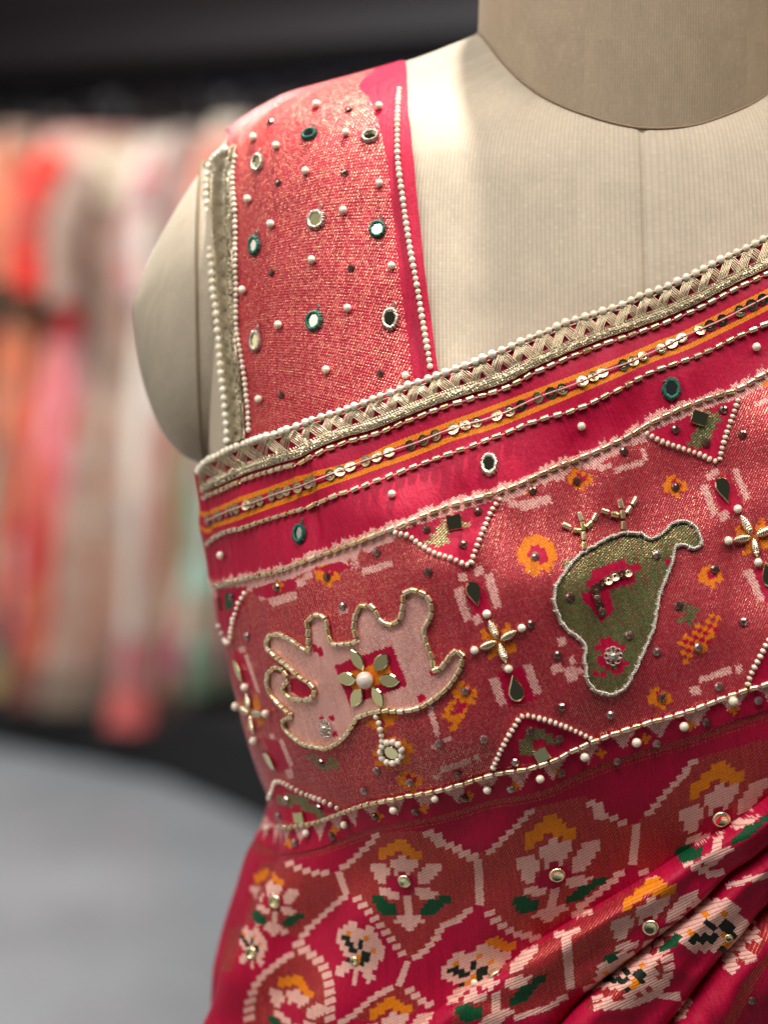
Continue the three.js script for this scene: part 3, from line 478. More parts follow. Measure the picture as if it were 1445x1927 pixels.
// neck: slightly tapered, leaning forward, with its own cover and a rounded top
const neckAt = (phi, t) => { const h = 0.05 + 0.2 * t, c = neckAxis(h), r = lerp(NECK_R, 0.057, sm(clamp((h - 0.08) / 0.17, 0, 1))) * (t > 0.93 ? Math.sqrt(Math.max(0, 1 - ((t - 0.93) / 0.07) ** 2)) : 1); return V(r * Math.cos(phi), BASE_Y + h, c.z + r * Math.sin(phi)); };
const neckMat = knitMat.clone(); neckMat.color = new THREE.Color(0.85, 0.78, 0.71);   // the neck has a tan cover of its own
part('neck', sheet(120, 160, (i, j) => { const phi = j * 2 * Math.PI, t = 1 - i; return { p: neckAt(phi, t), u: phi * 0.06 / TILE, v: t * 0.2 / TILE }; }), neckMat, form);
{ // stitched edge where the neck cover meets the body cover
  const pts = [], level = [];
  for (let h = 0.06; h < 0.124; h += 0.0005) { const c = neckAxis(h).z, ring = []; for (let k = 0; k < 720; k++) { const q = formAt(k / 720 * 2 * Math.PI, h); ring.push([Math.atan2(q.z - c, q.x), Math.hypot(q.x, q.z - c)]); } ring.sort((m, n) => m[0] - n[0]); level.push([h, ring]); }
  for (let k = 0; k < 180; k++) {
    const ang = (k / 180 * 2 - 1) * Math.PI;
    for (const [h, ring] of level) { let i = ring.findIndex((q) => q[0] >= ang); if (i < 0) i = 0; if (ring[i][1] < NECK_R) { const c = neckAxis(h); pts.push(V((NECK_R + 0.0001) * Math.cos(ang), BASE_Y + h, c.z + (NECK_R + 0.0001) * Math.sin(ang))); break; } }
  }
  for (let s = 0; s < 3; s++) { const y = pts.map((q) => q.y); pts.forEach((q, k) => { q.y = (y[(k + pts.length - 1) % pts.length] + 2 * y[k] + y[(k + 1) % pts.length]) / 4; }); }
  part('neck_seam', new THREE.TubeGeometry(new THREE.CatmullRomCurve3(pts, true), 400, 0.00045, 6, true), seamMat, form);
}
// padded arm cap on the shoulder joint
function armCap(side) {
  const cx = side * 0.1585, cy = BASE_Y + 0.0135, cz = -0.014;
  const g = sheet(60, 80, (i, j) => {
    const al = i * Math.PI / 2, be = j * 2 * Math.PI, c = Math.pow(Math.cos(al), 0.72), r = Math.sin(al);
    const yy = Math.cos(be) * r, zz = Math.sin(be) * r, bow = yy > 0 ? 0.057 : 0.0595;
    return { p: V(cx + side * 0.0335 * c * (yy > 0 ? 1 - 0.62 * Math.pow(yy, 1.3) : 1 + 0.05 * yy), cy + yy * bow, cz + zz * 0.038), u: be * 0.05 / TILE * r, v: al * 0.06 / TILE };
  });
  const cap = part('arm_cap', g, knitMat, form);
  const ring = []; for (let k = 0; k < 80; k++) { const be = k / 80 * 2 * Math.PI, y = Math.cos(be), z = Math.sin(be); ring.push(V(cx + side * 0.0062, cy + y * 0.995 * (y > 0 ? 0.057 : 0.0595), cz + z * 0.0379)); }
  part('cap_seam', new THREE.TubeGeometry(new THREE.CatmullRomCurve3(ring, true), 160, 0.0006, 6, true), seamMat, cap);
}
armCap(-1); armCap(1);
// stand under the form
{
  const metal = new THREE.MeshStandardMaterial({ color: 0x333333, metalness: 0.8, roughness: 0.35 });
  part('hip_plate', new THREE.LatheGeometry([[0, 0.705], [0.16, 0.708], [0.165, 0.715], [0.16, 0.72], [0, 0.722]].map((p) => new THREE.Vector2(...p)), 48).scale(1, 1, 0.66), metal, form);
  part('stand_pole', new THREE.CylinderGeometry(0.016, 0.016, 0.7, 24).translate(0, 0.36, 0), metal, form);
  part('stand_base', new THREE.LatheGeometry([[0, 0.002], [0.19, 0.002], [0.19, 0.012], [0.05, 0.024], [0.02, 0.05], [0, 0.05]].map((p) => new THREE.Vector2(...p)), 48), metal, form);
}

// ------------------------------------------------------------------ beads, mirrors and trims
const PM = (o) => new THREE.MeshPhysicalMaterial(o);
const pearlMat = PM({ color: new THREE.Color(0.92, 0.83, 0.67), roughness: 0.22, clearcoat: 1, clearcoatRoughness: 0.06, sheen: 0.4, sheenColor: new THREE.Color(1, 0.85, 0.75) });
const whitePearlMat = PM({ color: new THREE.Color(0.92, 0.88, 0.74), roughness: 0.22, clearcoat: 1, clearcoatRoughness: 0.06 });
const ricePearlMat = PM({ color: new THREE.Color(0.90, 0.80, 0.68), roughness: 0.25, clearcoat: 1, clearcoatRoughness: 0.08 });
const goldMats = [0, 1, 2].map((k) => PM({ color: new THREE.Color().setRGB(0.88 + 0.03 * k, 0.70 + 0.06 * k, 0.38 + 0.10 * k), metalness: 0.8, roughness: 0.16 + 0.07 * k, clearcoat: 0.6, clearcoatRoughness: 0.06 }));
const sequinMat = PM({ color: new THREE.Color(0.50, 0.42, 0.27), metalness: 1, roughness: 0.24, side: THREE.DoubleSide });
const laceMat = PM({ color: new THREE.Color(0.64, 0.56, 0.40), metalness: 0.75, roughness: 0.34 });
const laceMat2 = PM({ color: new THREE.Color(0.60, 0.52, 0.37), metalness: 0.8, roughness: 0.34 });
const silverMat = PM({ color: new THREE.Color(0.66, 0.63, 0.57), metalness: 0.9, roughness: 0.32 });
const coilMat = PM({ color: new THREE.Color(0.78, 0.69, 0.50), metalness: 0.95, roughness: 0.26 });
const mirrorMat = PM({ color: new THREE.Color(0.94, 0.91, 0.54), metalness: 1, roughness: 0.05 });
const glassMat = PM({ color: new THREE.Color(0.7, 0.72, 0.7), metalness: 1, roughness: 0.08 });
const greenThread = PM({ color: new THREE.Color(0.012, 0.16, 0.12), roughness: 0.5, sheen: 0.4, sheenColor: new THREE.Color(0.1, 0.5, 0.4) });
const pinkThread = PM({ color: new THREE.Color(0.72, 0.42, 0.40), roughness: 0.6 });
const whiteThread = PM({ color: new THREE.Color(0.8, 0.76, 0.7), roughness: 0.7 });
const crystalMat = PM({ color: new THREE.Color(0.17, 0.085, 0.075), metalness: 0.65, roughness: 0.12, clearcoat: 1, clearcoatRoughness: 0.03, flatShading: true });
const roseCrystalMat = PM({ color: new THREE.Color(0.36, 0.23, 0.22), metalness: 0.7, roughness: 0.1, clearcoat: 1, clearcoatRoughness: 0.03, flatShading: true });

const tints = new Map();
function tinted(mat) {                                      // strung pearls are never quite the same shade
  if (!tints.has(mat)) tints.set(mat, [0, 1, 2].map((k) => { const m = mat.clone(); m.color.multiply(new THREE.Color([1, 0.95, 1.0][k], [1, 0.91, 0.97][k], [1, 0.84, 0.92][k])); m.roughness = mat.roughness + 0.05 * k; return m; }));
  return tints.get(mat)[Math.floor(rnd() * 3)];
}
const pearlGeo = new THREE.SphereGeometry(1, 18, 12);
const crystalGeo = new THREE.LatheGeometry([[0, 0.72], [0.46, 0.66], [0.82, 0.42], [1, 0.1], [0.9, 0], [0, 0]].map((p) => new THREE.Vector2(...p)), 9).toNonIndexed(); crystalGeo.computeVertexNormals();
const bugleGeo = (() => { const g = new THREE.LatheGeometry([[0.55, -0.5], [0.9, -0.5], [1, -0.44], [1, 0.44], [0.9, 0.5], [0.55, 0.5], [0.4, 0.3]].map(([r, y]) => new THREE.Vector2(r, y)), 8); return g; })();
const coilGeo = (() => { const pts = [[0, -1]]; for (let k = 0; k <= 72; k++) { const t = k / 72; pts.push([Math.pow(Math.sin(Math.PI * clamp(t, 0.015, 0.985)), 0.62) * (1 + 0.10 * Math.cos(2 * Math.PI * 9 * t)), -1 + 2 * t]); } pts.push([0, 1]); return new THREE.LatheGeometry(pts.map((p) => new THREE.Vector2(...p)), 12); })();
const sequinGeo = new THREE.LatheGeometry([[0.3, 0.02], [0.33, 0.1], [0.5, 0.1], [0.58, 0.04], [0.95, 0.13], [1, 0.1], [0.62, 0.0], [0.3, 0.02]].map((p) => new THREE.Vector2(...p)), 20);

const ALL = [borderS, fieldS, ...pleatS, strapS, formGuide];
const spot = (px, py, list = ALL) => hitOn(list, px, py);
const frame = (n, dir) => { const z = n.clone(), x = dir.clone().addScaledVector(z, -dir.dot(z)).normalize(), y = V().crossVectors(z, x); return new THREE.Matrix4().makeBasis(x, y, z); };
const pxDir = (h, px, py, dx, dy, list = ALL) => { const k = 4 / Math.hypot(dx, dy), q = spot(px + dx * k, py + dy * k, list) ?? h, d = q.p.clone().sub(h.p); if (d.length() < 1e-6 || d.length() > 0.02) d.set(dx, -dy, 0); return d.normalize(); };
const mpp = (h) => h.d / F * 1.0;                           // metres per picture pixel at that depth
function place(mesh, p, basis, sx, sy, sz) { mesh.matrixAutoUpdate = true; mesh.position.copy(p); mesh.quaternion.setFromRotationMatrix(basis); mesh.scale.set(sx, sy, sz); return mesh; }
const flip = new THREE.Matrix4().makeRotationX(Math.PI / 2); // local y -> surface normal
const UPWARD = V(0, 1, 0);

function pearl(px, py, dia, parent, mat = pearlMat, name = 'pearl_bead', list = ALL) {
  const h = spot(px, py, list); if (!h) return null;
  const r = dia / 2 * mpp(h), m = part(name, pearlGeo, mat, parent); m.position.copy(h.p).addScaledVector(h.n, r * 0.86); m.scale.setScalar(r); m.rotation.set(rr(0, 6), rr(0, 6), 0); return m;
}
function crystal(px, py, dia, parent, list = ALL, mat) {
  const h = spot(px, py, list); if (!h) return;
  const r = dia / 2 * mpp(h), m = part('crystal', crystalGeo, mat ?? (rnd() < 0.55 ? crystalMat : roseCrystalMat), parent);
  const n = h.n.clone().add(V(rr(-0.2, 0.2), rr(-0.2, 0.2), rr(-0.1, 0.1))).normalize();
  place(m, h.p.clone().addScaledVector(h.n, 0.0002), frame(n, V(Math.cos(px), Math.sin(px), 0.2)).multiply(flip), r, r, r);
}
// resample a picture line on the cloth by true length
function traced(pts, list, closed = false, lift = 0) {
  const src = closed ? [...pts, pts[0]] : pts, c = pxCurve(src), runs = [[]], n = Math.max(60, src.length * 16);
  let prev = null;
  for (let k = 0; k <= n; k++) { const [x, y] = c(k / n), h = spot(x, y, list); if (!h) continue; if (prev && h.p.distanceTo(prev.p) > 0.012) runs.push([]); const run = runs[runs.length - 1]; h.s = run.length ? prev.s + h.p.distanceTo(prev.p) : 0; run.push(h); prev = h; }
  const out = runs.reduce((m, r) => (r.length > m.length ? r : m), []), last = out[out.length - 1];
  const L = last ? last.s : 0;
  const at = (s) => { let i = 0; while (i < out.length - 2 && out[i + 1].s < s) i++; const a = out[i], b = out[i + 1] ?? a, t = clamp((s - a.s) / Math.max(1e-9, b.s - a.s), 0, 1); const n_ = a.n.clone().lerp(b.n, t).normalize(); return { p: a.p.clone().lerp(b.p, t).addScaledVector(n_, lift), n: n_, dir: b.p.clone().sub(a.p).normalize() }; };
  return { L, at };
}
function threadAlong(path, lift, radius, mat, parent, name, n = 160) {
  const pts = []; for (let k = 0; k <= n; k++) { const q = path.at(k / n * path.L); pts.push(q.p.clone().addScaledVector(q.n, lift)); }
  return part(name, new THREE.TubeGeometry(new THREE.CatmullRomCurve3(pts), n * 2, radius, 5, false), mat, parent);
}
function bugles(pts, parent, list, { len = 0.0028, rad = 0.00092, pitch = 0.0040, closed = false, name = 'bugle_bead', thread = true, jitter = 0.12 } = {}) {
  const path = traced(pts, list, closed), n = Math.floor(path.L / pitch);
  for (let k = 0; k < n; k++) {
    const q = path.at((k + 0.5) / n * path.L), m = part(name, bugleGeo, goldMats[Math.floor(rnd() * 3)], parent);
    const d = q.dir.clone().add(V(rr(-jitter, jitter), rr(-jitter, jitter), rr(-jitter, jitter))).normalize(), l = len * rr(0.9, 1.08), r = rad * rr(0.94, 1.08);
    place(m, q.p.clone().addScaledVector(q.n, rad * 1.02), frame(q.n, d).multiply(new THREE.Matrix4().makeRotationZ(-Math.PI / 2)), r, l, r);
  }
  if (thread) threadAlong(path, rad * 0.6, 0.00024, pinkThread, parent, 'couching_thread', Math.round(n * 2.5));
  return path;
}
function pearlRow(pts, parent, list, { dia = 0.0021, pitch = 0.00215, mat = pearlMat, lift = 0.8, name = 'pearl_bead', long = 1 } = {}) {
  const path = traced(pts, list), n = Math.floor(path.L / pitch);
  for (let k = 0; k < n; k++) {
    const q = path.at((k + 0.5) / n * path.L), m = part(name, pearlGeo, tinted(mat), parent), r = dia / 2 * rr(0.87, 1.07);
    place(m, q.p.clone().addScaledVector(q.n, r * lift + rr(-0.1, 0.1) * r), frame(q.n, q.dir.clone().add(V(rr(-0.1, 0.1), rr(-0.1, 0.1), 0)).normalize()), r * long, r, r);
  }
  return path;
}
const tubeOf = (pts, r, seg = 6, rad = 4) => new THREE.TubeGeometry(new THREE.CatmullRomCurve3(pts), seg, r, rad, false);

// gold lace: pearl edge, fans of metal thread, braided foot
function lace(top, bottom, parent, list, { periods, pearlDia = 0.0031, pearlPitch = 0.0036, pearlMaterial = whitePearlMat, scale = 1, reverse = false } = {}) {
  const g = groupPart('lace_trim', parent), T = pxCurve(top), B = pxCurve(bottom);
  const at = (s, w, lift = 0.0007) => { const a = T(s), b = B(s), h = spot(lerp(a[0], b[0], w), lerp(a[1], b[1], w), list); return h && h.p.clone().addScaledVector(h.n, lift); };
  const fans = [], feet = [], edge = [];
  for (let k = 0; k < periods; k++) {
    const s0 = k / periods, ds = 1 / periods;
    for (const lean of [1, -1]) for (let f = 0; f < 6; f++) {   // bundles of slanting threads, leaning one way and then the other
      const base = s0 + ds * ((lean > 0 ? 0 : 0.5) + (f + 0.5) / 6 * 0.56 - 0.03), j = rr(-0.02, 0.02) * ds, sTop = base + lean * ds * 0.27 + j, sBot = base - lean * ds * 0.27 - j;
      const a = at(clamp(sTop, 0, 1), 0.06, 0.0007), m = at(clamp((sTop + sBot) / 2, 0, 1), 0.38, 0.0012 + rr(0, 0.0005)), b = at(clamp(sBot, 0, 1), 0.7, 0.0008);
      if (a && m && b) fans.push(tubeOf([a, m, b], 0.00024 * scale, 6, 5));
    }
  }
  const n2 = periods * 9;
  for (let k = 0; k < n2; k++) {
    const s = (k + 0.5) / n2;
    for (const [w, sl, r] of [[0.665, 0.3, 0.0003], [0.76, 0.5, 0.0005], [0.83, -0.5, 0.0005], [0.905, 0.35, 0.00034]]) {
      const a = at(clamp(s - sl / n2, 0, 1), w - 0.045, 0.0008), b = at(clamp(s + sl / n2, 0, 1), w + 0.045, 0.0014 + rr(-0.0003, 0.0003)), c = at(clamp(s + sl * 0.6 / n2, 0, 1), w, 0.0016 + rr(-0.0002, 0.0004));
      if (a && b && c) feet.push(tubeOf([a, c, b], r * scale, 4, 5));
    }
  }
  for (let k = 0; k < n2 * 0.6; k++) { const s = k / (n2 * 0.6), a = at(s, -0.02, 0.0004), b = at(clamp(s + 0.45 / (n2 * 0.6), 0, 1), -0.13 - rr(0, 0.03), 0.0006), c = at(clamp(s + 0.9 / (n2 * 0.6), 0, 1), -0.02, 0.0004); if (a && b && c) edge.push(tubeOf([a, b, c], 0.0002 * scale, 8, 4)); }
  const line = (w, lift, r) => { const p = []; for (let k = 0; k <= 140; k++) { const q = at(k / 140, w, lift); if (q) p.push(q); } return tubeOf(p, r, 280, 5); };
  const put = (name, list_, mat) => { if (!list_.length) return; const m = part(name, mergeGeometries(list_), mat, g); m.userData.kind = 'stuff'; };
  put('thread_fans', fans, laceMat2); put('braided_foot', [...feet, line(0.71, 0.0012, 0.0003), line(0.955, 0.001, 0.0003)], laceMat); put('looped_edge', [...edge, line(0.13, 0.0009, 0.00028)], laceMat);
  const path = pearlRow(top, g, list, { dia: pearlDia, pitch: pearlPitch, mat: pearlMaterial, lift: 0.95 });
  threadAlong(path, pearlDia * 0.45, 0.0005, whiteThread, g, 'stringing_thread', 200);
  return g;
}
lace(EDGE.slice(0, 29).map(([x, y]) => [x + 1, y + 5]), ROW1.slice(0, 22).map(([x, y]) => [x, y - 9]), saree, [borderS], { periods: 29, pearlDia: 0.0029, pearlPitch: 0.0034 });
const row = (pts, opts) => { const g = groupPart('bead_row', saree); bugles(pts, g, [borderS], opts); return g; };
row(ROW1, { pitch: 0.0043 }); row(ROW2, { pitch: 0.0043 }); row(ROW3, { pitch: 0.0039 }); row(ROW4, { pitch: 0.0037 });
{ // sequins strung on a pink thread
  const g = groupPart('sequin_row', saree), path = traced(SEQ, [borderS]); let s = 0.001, k = 0;
  while (s < path.L) {
    const q = path.at(s), m = part('sequin', sequinGeo, sequinMat, g), n = q.n.clone().add(V(rr(-0.3, 0.3), rr(-0.28, 0.3), 0)).normalize(), r = 0.0020 * rr(0.93, 1.05);
    place(m, q.p.clone().addScaledVector(q.n, 0.0006), frame(n, q.dir).multiply(flip), r, r, r);
    s += (k++ % 3 === 2 ? 0.0072 : 0.0042) * rr(0.85, 1.12);
  }
  threadAlong(path, 0.0011, 0.00028, pinkThread, g, 'sequin_thread', 220);
}
// strap rows and armhole lace
const strapList = [strapS, formGuide];
pearlRow([[752, 168], [749, 205], [748, 246], [749, 300], [757, 366], [765, 422], [774, 479], [788, 556], [795, 600], [803, 646], [811, 697]], groupPart('pearl_edging', blouse), strapList, { dia: 0.0022, pitch: 0.00228, mat: ricePearlMat });
pearlRow([[446, 292], [441, 320], [441, 352], [445, 419], [446, 472], [446, 520], [447, 546], [448, 613], [457, 676], [465, 726], [470, 779], [471, 815]], groupPart('pearl_edging', blouse), strapList, { dia: 0.0020, pitch: 0.00205, mat: ricePearlMat });
lace([[432, 284], [416, 292], [405, 305], [399, 325], [397, 345], [396, 380], [397, 416], [400, 455], [404, 497], [407, 540], [413, 586], [417, 636], [422, 696], [427, 746], [431, 796], [434, 838]], [[449, 276], [447, 283], [445, 296], [441, 320], [439, 345], [440, 380], [441, 416], [443, 455], [443, 497], [444, 540], [445, 586], [447, 636], [455, 696], [461, 746], [464, 796], [466, 826]], blouse, strapList, { periods: 17, pearlDia: 0.0029, pearlPitch: 0.0031, scale: 0.8 });

// single pearls and crystals
const dots = groupPart('scattered_beads', blouse);
for (const [x, y] of [[597, 201], [714, 204], [480, 262], [522, 277], [652, 253], [577, 324], [715, 347], [470, 376], [513, 423], [647, 397], [589, 490], [738, 502], [460, 546], [656, 581], [527, 612], [616, 697], [491, 751], [764, 708]]) pearl(x, y, 15, dots, pearlMat, 'pearl_bead', strapList);
for (const [x, y] of [[510, 231], [657, 207], [524, 344], [649, 325], [512, 513], [661, 505], [716, 703], [530, 743]]) crystal(x, y, 16, dots, strapList, crystalMat);
const sdots = groupPart('scattered_beads', saree);
for (const [x, y, d] of [[421, 1044, 15], [739, 932, 15], [1093, 802, 16], [1421, 654, 16], [508, 1560, 14], [580, 1567, 14], [652, 1549, 15], [743, 1521, 16], [819, 1500, 15], [918, 1483, 16], [1015, 1463, 16], [1098, 1422, 17], [1196, 1394, 18], [1286, 1364, 18], [1379, 1318, 18]]) pearl(x, y, d, sdots, pearlMat, 'pearl_bead', CLOTH);
for (const [x, y] of [[1270, 808], [1360, 771], [1328, 833], [1173, 849], [1085, 905], [1396, 816], [1270, 916], [1002, 923], [899, 962], [802, 996], [709, 1039], [871, 1024], [1006, 1047], [1072, 1123], [1235, 1043], [1183, 1195], [1344, 1071], [1276, 1139], [1398, 1170], [1235, 1226], [1313, 1218], [1048, 1232], [998, 1174], [875, 1300], [1245, 1312], [1352, 1292], [1056, 1330], [438, 1122], [522, 1105], [616, 1085], [646, 1140], [806, 1076], [466, 1196], [826, 1398], [605, 1435], [709, 1450], [861, 1456], [771, 1472], [602, 1520], [540, 1506], [526, 1534], [686, 1488], [556, 1585], [626, 1573], [706, 1536], [782, 1527], [873, 1502], [996, 1375], [1052, 1390], [969, 1434], [1148, 1345], [910, 1391], [961, 1485], [1056, 1454], [1161, 1432], [1235, 1399], [1328, 1358], [1426, 1318], [1414, 1883]]) crystal(x, y, 18, sdots, CLOTH);

// mirror work: disc held by a ring of stitches
function mirrorWork(px, py, w, h_, parent, list, thread, disc, tail) {
  const h = spot(px, py, list); if (!h) return;
  const g = groupPart('mirror_work', parent), k = mpp(h), R = w / 2 * k, basis = frame(h.n, V(1, 0, 0));
  place(g, h.p.clone().addScaledVector(h.n, 0.0002), basis, 1, h_ / w, 1);
  const inner = R * 0.72, m = part('mirror', new THREE.CylinderGeometry(inner * 1.05, inner * 1.05, 0.0005, 18).rotateX(Math.PI / 2).translate(0, 0, 0.0005), disc, g);
  m.rotation.set(rr(-0.08, 0.08), rr(-0.08, 0.08), 0);
  const st = [], n = thread === greenThread ? 34 : 46;
  for (let i = 0; i < n; i++) {
    const a = i / n * 2 * Math.PI + rr(-0.03, 0.03), b = a + rr(0.05, 0.22), r0 = inner * rr(0.88, 1.0), r1 = R * rr(0.9, 1.08);
    st.push(tubeOf([V(Math.cos(a) * r0, Math.sin(a) * r0, 0.0009), V(Math.cos((a + b) / 2) * (r0 + r1) / 2, Math.sin((a + b) / 2) * (r0 + r1) / 2, 0.0015), V(Math.cos(b) * r1, Math.sin(b) * r1, 0.0001)], 0.00022, 5, 5));
  }
  const ring = []; for (let i = 0; i <= 36; i++) { const a = i / 36 * 2 * Math.PI, q = inner * (1.02 + 0.05 * Math.sin(7 * a)); ring.push(V(Math.cos(a) * q, Math.sin(a) * q, 0.0011)); }
  st.push(tubeOf(ring, 0.00032, 72, 5));
  if (tail) st.push(tubeOf([V(R * 0.4, R * 0.8, 0.0006), V(R * 0.75, R * 1.25, 0.0011), V(R * 0.5, R * 1.45, 0.0007), V(R * 0.3, R * 1.1, 0.0006)], 0.0002, 10, 4));
  part('stitch_ring', mergeGeometries(st), thread, g);
}
for (const [x, y, w, h_] of [[486, 307, 28, 36], [697, 258, 35, 31], [596, 414, 38, 39], [735, 601, 34, 44], [483, 642, 25, 42]]) mirrorWork(x, y, w, h_, blouse, strapList, silverMat, mirrorMat, true);
for (const [x, y, w, h_] of [[583, 254, 32, 27], [711, 432, 31, 35], [480, 462, 25, 36], [592, 604, 36, 40]]) mirrorWork(x, y, w, h_, blouse, strapList, greenThread, glassMat, true);
mirrorWork(921, 874, 34, 44, saree, [borderS], silverMat, mirrorMat, false);
mirrorWork(566, 1004, 32, 38, saree, [borderS], greenThread, glassMat, true); mirrorWork(1262, 732, 35, 43, saree, [borderS], greenThread, glassMat, false);

// pearl triangles with square mirrors
const triangle = (pts, opts) => { const g = groupPart('pearl_triangle', saree); pearlRow(pts, g, [borderS], { dia: 0.0020, pitch: 0.0019, mat: ricePearlMat, long: 0.74, name: 'rice_pearl', ...opts }); return g; };
triangle([[466, 1112], [452, 1136], [443, 1163], [439, 1184], [433, 1210], [425, 1202], [418, 1188], [412, 1170]], { pitch: 0.0030 });
triangle([[740, 1002], [769, 1009], [792, 1027], [818, 1042], [845, 1050], [883, 1063], [891, 1045], [903, 1014], [916, 983], [928, 958], [944, 936]]);
triangle([[1212, 814], [1241, 830], [1278, 843], [1315, 855], [1350, 868], [1356, 847], [1365, 818], [1377, 785], [1389, 750]]);
triangle([[499, 1536], [506, 1515], [513, 1493], [523, 1470], [549, 1479], [573, 1492], [602, 1502], [626, 1513], [642, 1522]], { pitch: 0.0029 });
triangle([[926, 1446], [938, 1419], [951, 1393], [965, 1370], [982, 1347], [1015, 1351], [1056, 1364], [1097, 1382], [1114, 1391]]);
triangle([[1405, 1292], [1410, 1275], [1426, 1242], [1443, 1209], [1460, 1180]]);
function plate(outline, px, py, ang, size, parent, name, mat, tilt = 0.1, list = CLOTH, thick = 0.0007, lean = 0) {  // bevelled mirror piece, outline in units of size
  const h = spot(px, py, list); if (!h) return;
  const k = mpp(h), s = new THREE.Shape(outline.map(([x, y]) => new THREE.Vector2(x, -y)));
  const g = new THREE.ExtrudeGeometry(s, { depth: thick * 0.5, bevelEnabled: true, bevelThickness: thick * 0.4, bevelSize: 0.08, bevelSegments: 1, curveSegments: 6 });
  g.translate(0, 0, thick * 0.4);
  const d = pxDir(h, px, py, Math.cos(ang), Math.sin(ang), list), n = h.n.clone().add(V(rr(-tilt, tilt), lean + rr(-tilt, tilt), 0)).normalize();
  const m = part(name, g, mat, parent); place(m, h.p.clone().addScaledVector(h.n, 0.0004), frame(n, d), size[0] * k, size[1] * k, 1); return m;
}
const SQUARE = [[-0.9, -0.9], [0.9, -0.9], [0.9, 0.9], [-0.9, 0.9]];
const DROP = [[0, -1], [0.28, -0.5], [0.55, -0.05], [0.68, 0.35], [0.55, 0.72], [0.25, 0.92], [0, 0.96], [-0.25, 0.92], [-0.55, 0.72], [-0.68, 0.35], [-0.55, -0.05], [-0.28, -0.5]];
const ALMOND = [[-1, 0], [-0.6, -0.32], [-0.2, -0.46], [0.2, -0.46], [0.6, -0.32], [1, 0], [0.6, 0.32], [0.2, 0.46], [-0.2, 0.46], [-0.6, 0.32]];
const ROUND = [...Array(18)].map((_, k) => [Math.cos(k / 9 * Math.PI), Math.sin(k / 9 * Math.PI)]);
plate(SQUARE, 855, 984, -0.95 + Math.PI / 4, [15, 15], saree, 'square_mirror', mirrorMat, 0.05, CLOTH, 0.0007, -0.22); plate(SQUARE, 1315, 787, 0.3, [16, 13], saree, 'square_mirror', mirrorMat, 0.1);
plate(SQUARE, 566, 1538, 0.0, [16, 11], saree, 'square_mirror', mirrorMat, 0.1); plate(SQUARE, 1018, 1419, -0.5, [14, 14], saree, 'square_mirror', mirrorMat, 0.05); plate(SQUARE, 419, 1135, 0.2, [8, 14], saree, 'square_mirror', mirrorMat, 0.1);
for (const [x, y, a, w, l] of [[893, 1117, Math.PI - 0.28, 19, 23], [1360, 923, Math.PI - 0.28, 20, 24], [969, 1294, -0.25, 20, 24], [1445, 1082, -0.25, 18, 23]]) plate(DROP, x, y, a, [w, l], saree, 'drop_mirror', mirrorMat, 0.12);
plate(ALMOND, 452, 1262, 1.15, [23, 20], saree, 'leaf_mirror', mirrorMat, 0.05); plate(ALMOND, 510, 1430, 0.95, [23, 25], saree, 'leaf_mirror', mirrorMat, 0.05);
// crosses of coiled wire with a pearl at each tip
function cross(cx, cy, tips) {
  const g = groupPart('coil_cross', saree);
  for (const [x, y] of tips) {
    const h0 = spot(lerp(cx, x, 0.08), lerp(cy, y, 0.08), CLOTH), h1 = spot(lerp(cx, x, 0.78), lerp(cy, y, 0.78), CLOTH); if (!h0 || !h1) continue;
    const mid = h0.p.clone().lerp(h1.p, 0.5), d = h1.p.clone().sub(h0.p), L = d.length(), n = h0.n.clone().add(h1.n).normalize();
    const m = part('coil_bead', coilGeo, coilMat, g); place(m, mid.addScaledVector(n, 0.0010), frame(n, d.normalize()).multiply(new THREE.Matrix4().makeRotationZ(-Math.PI / 2)), 0.00155, L / 2, 0.0013);
    pearl(x, y, 16, g, pearlMat, 'pearl_bead', CLOTH);
  }
}
cross(938, 1205, [[916, 1155], [980, 1181], [893, 1223], [956, 1257]]); cross(1416, 1010, [[1387, 959], [1367, 1018], [1426, 1059], [1470, 988]]); cross(475, 1341, [[467, 1292], [506, 1341], [483, 1392], [450, 1327]]);

// the elephant: outline of short tube beads, mirror flower on its back
{
  const g = groupPart('elephant_motif', saree);
  bugles(ELEPHANT.map((p) => z5(...p)), g, [borderS], { closed: true, name: 'tube_bead', pitch: 0.0029, len: 0.0025, rad: 0.00096, jitter: 0.2 });
  const [fx, fy] = z5(862, 640);
  for (const [x, y] of [[808, 540], [932, 552], [752, 640], [975, 650], [805, 740], [918, 740]]) { const [px, py] = z5(x, y); plate(ALMOND, px, py, Math.atan2(py - fy, px - fx), [21, 24], g, 'petal_mirror', mirrorMat, 0.07, [borderS]); }
  pearl(fx, fy, 33, g, PM({ color: new THREE.Color(0.82, 0.7, 0.62), roughness: 0.3, clearcoat: 0.9, clearcoatRoughness: 0.1 }), 'large_pearl', [borderS]);
  pearlRow([z5(903, 828), z5(915, 860), z5(928, 900), z5(936, 945), z5(940, 985)], g, [borderS], { dia: 0.0021, pitch: 0.0021, mat: ricePearlMat });
  const [mx, my] = z5(988, 1030); plate(ROUND, mx, my, 0, [13, 13], g, 'round_mirror', mirrorMat, 0.05, [borderS]);
  for (let k = 0; k < 11; k++) pearl(mx + 20 * Math.cos(k / 11 * 6.283 + 0.3), my + 20 * Math.sin(k / 11 * 6.283 + 0.3), 13.5, g, ricePearlMat, 'pearl_bead', [borderS]);
}
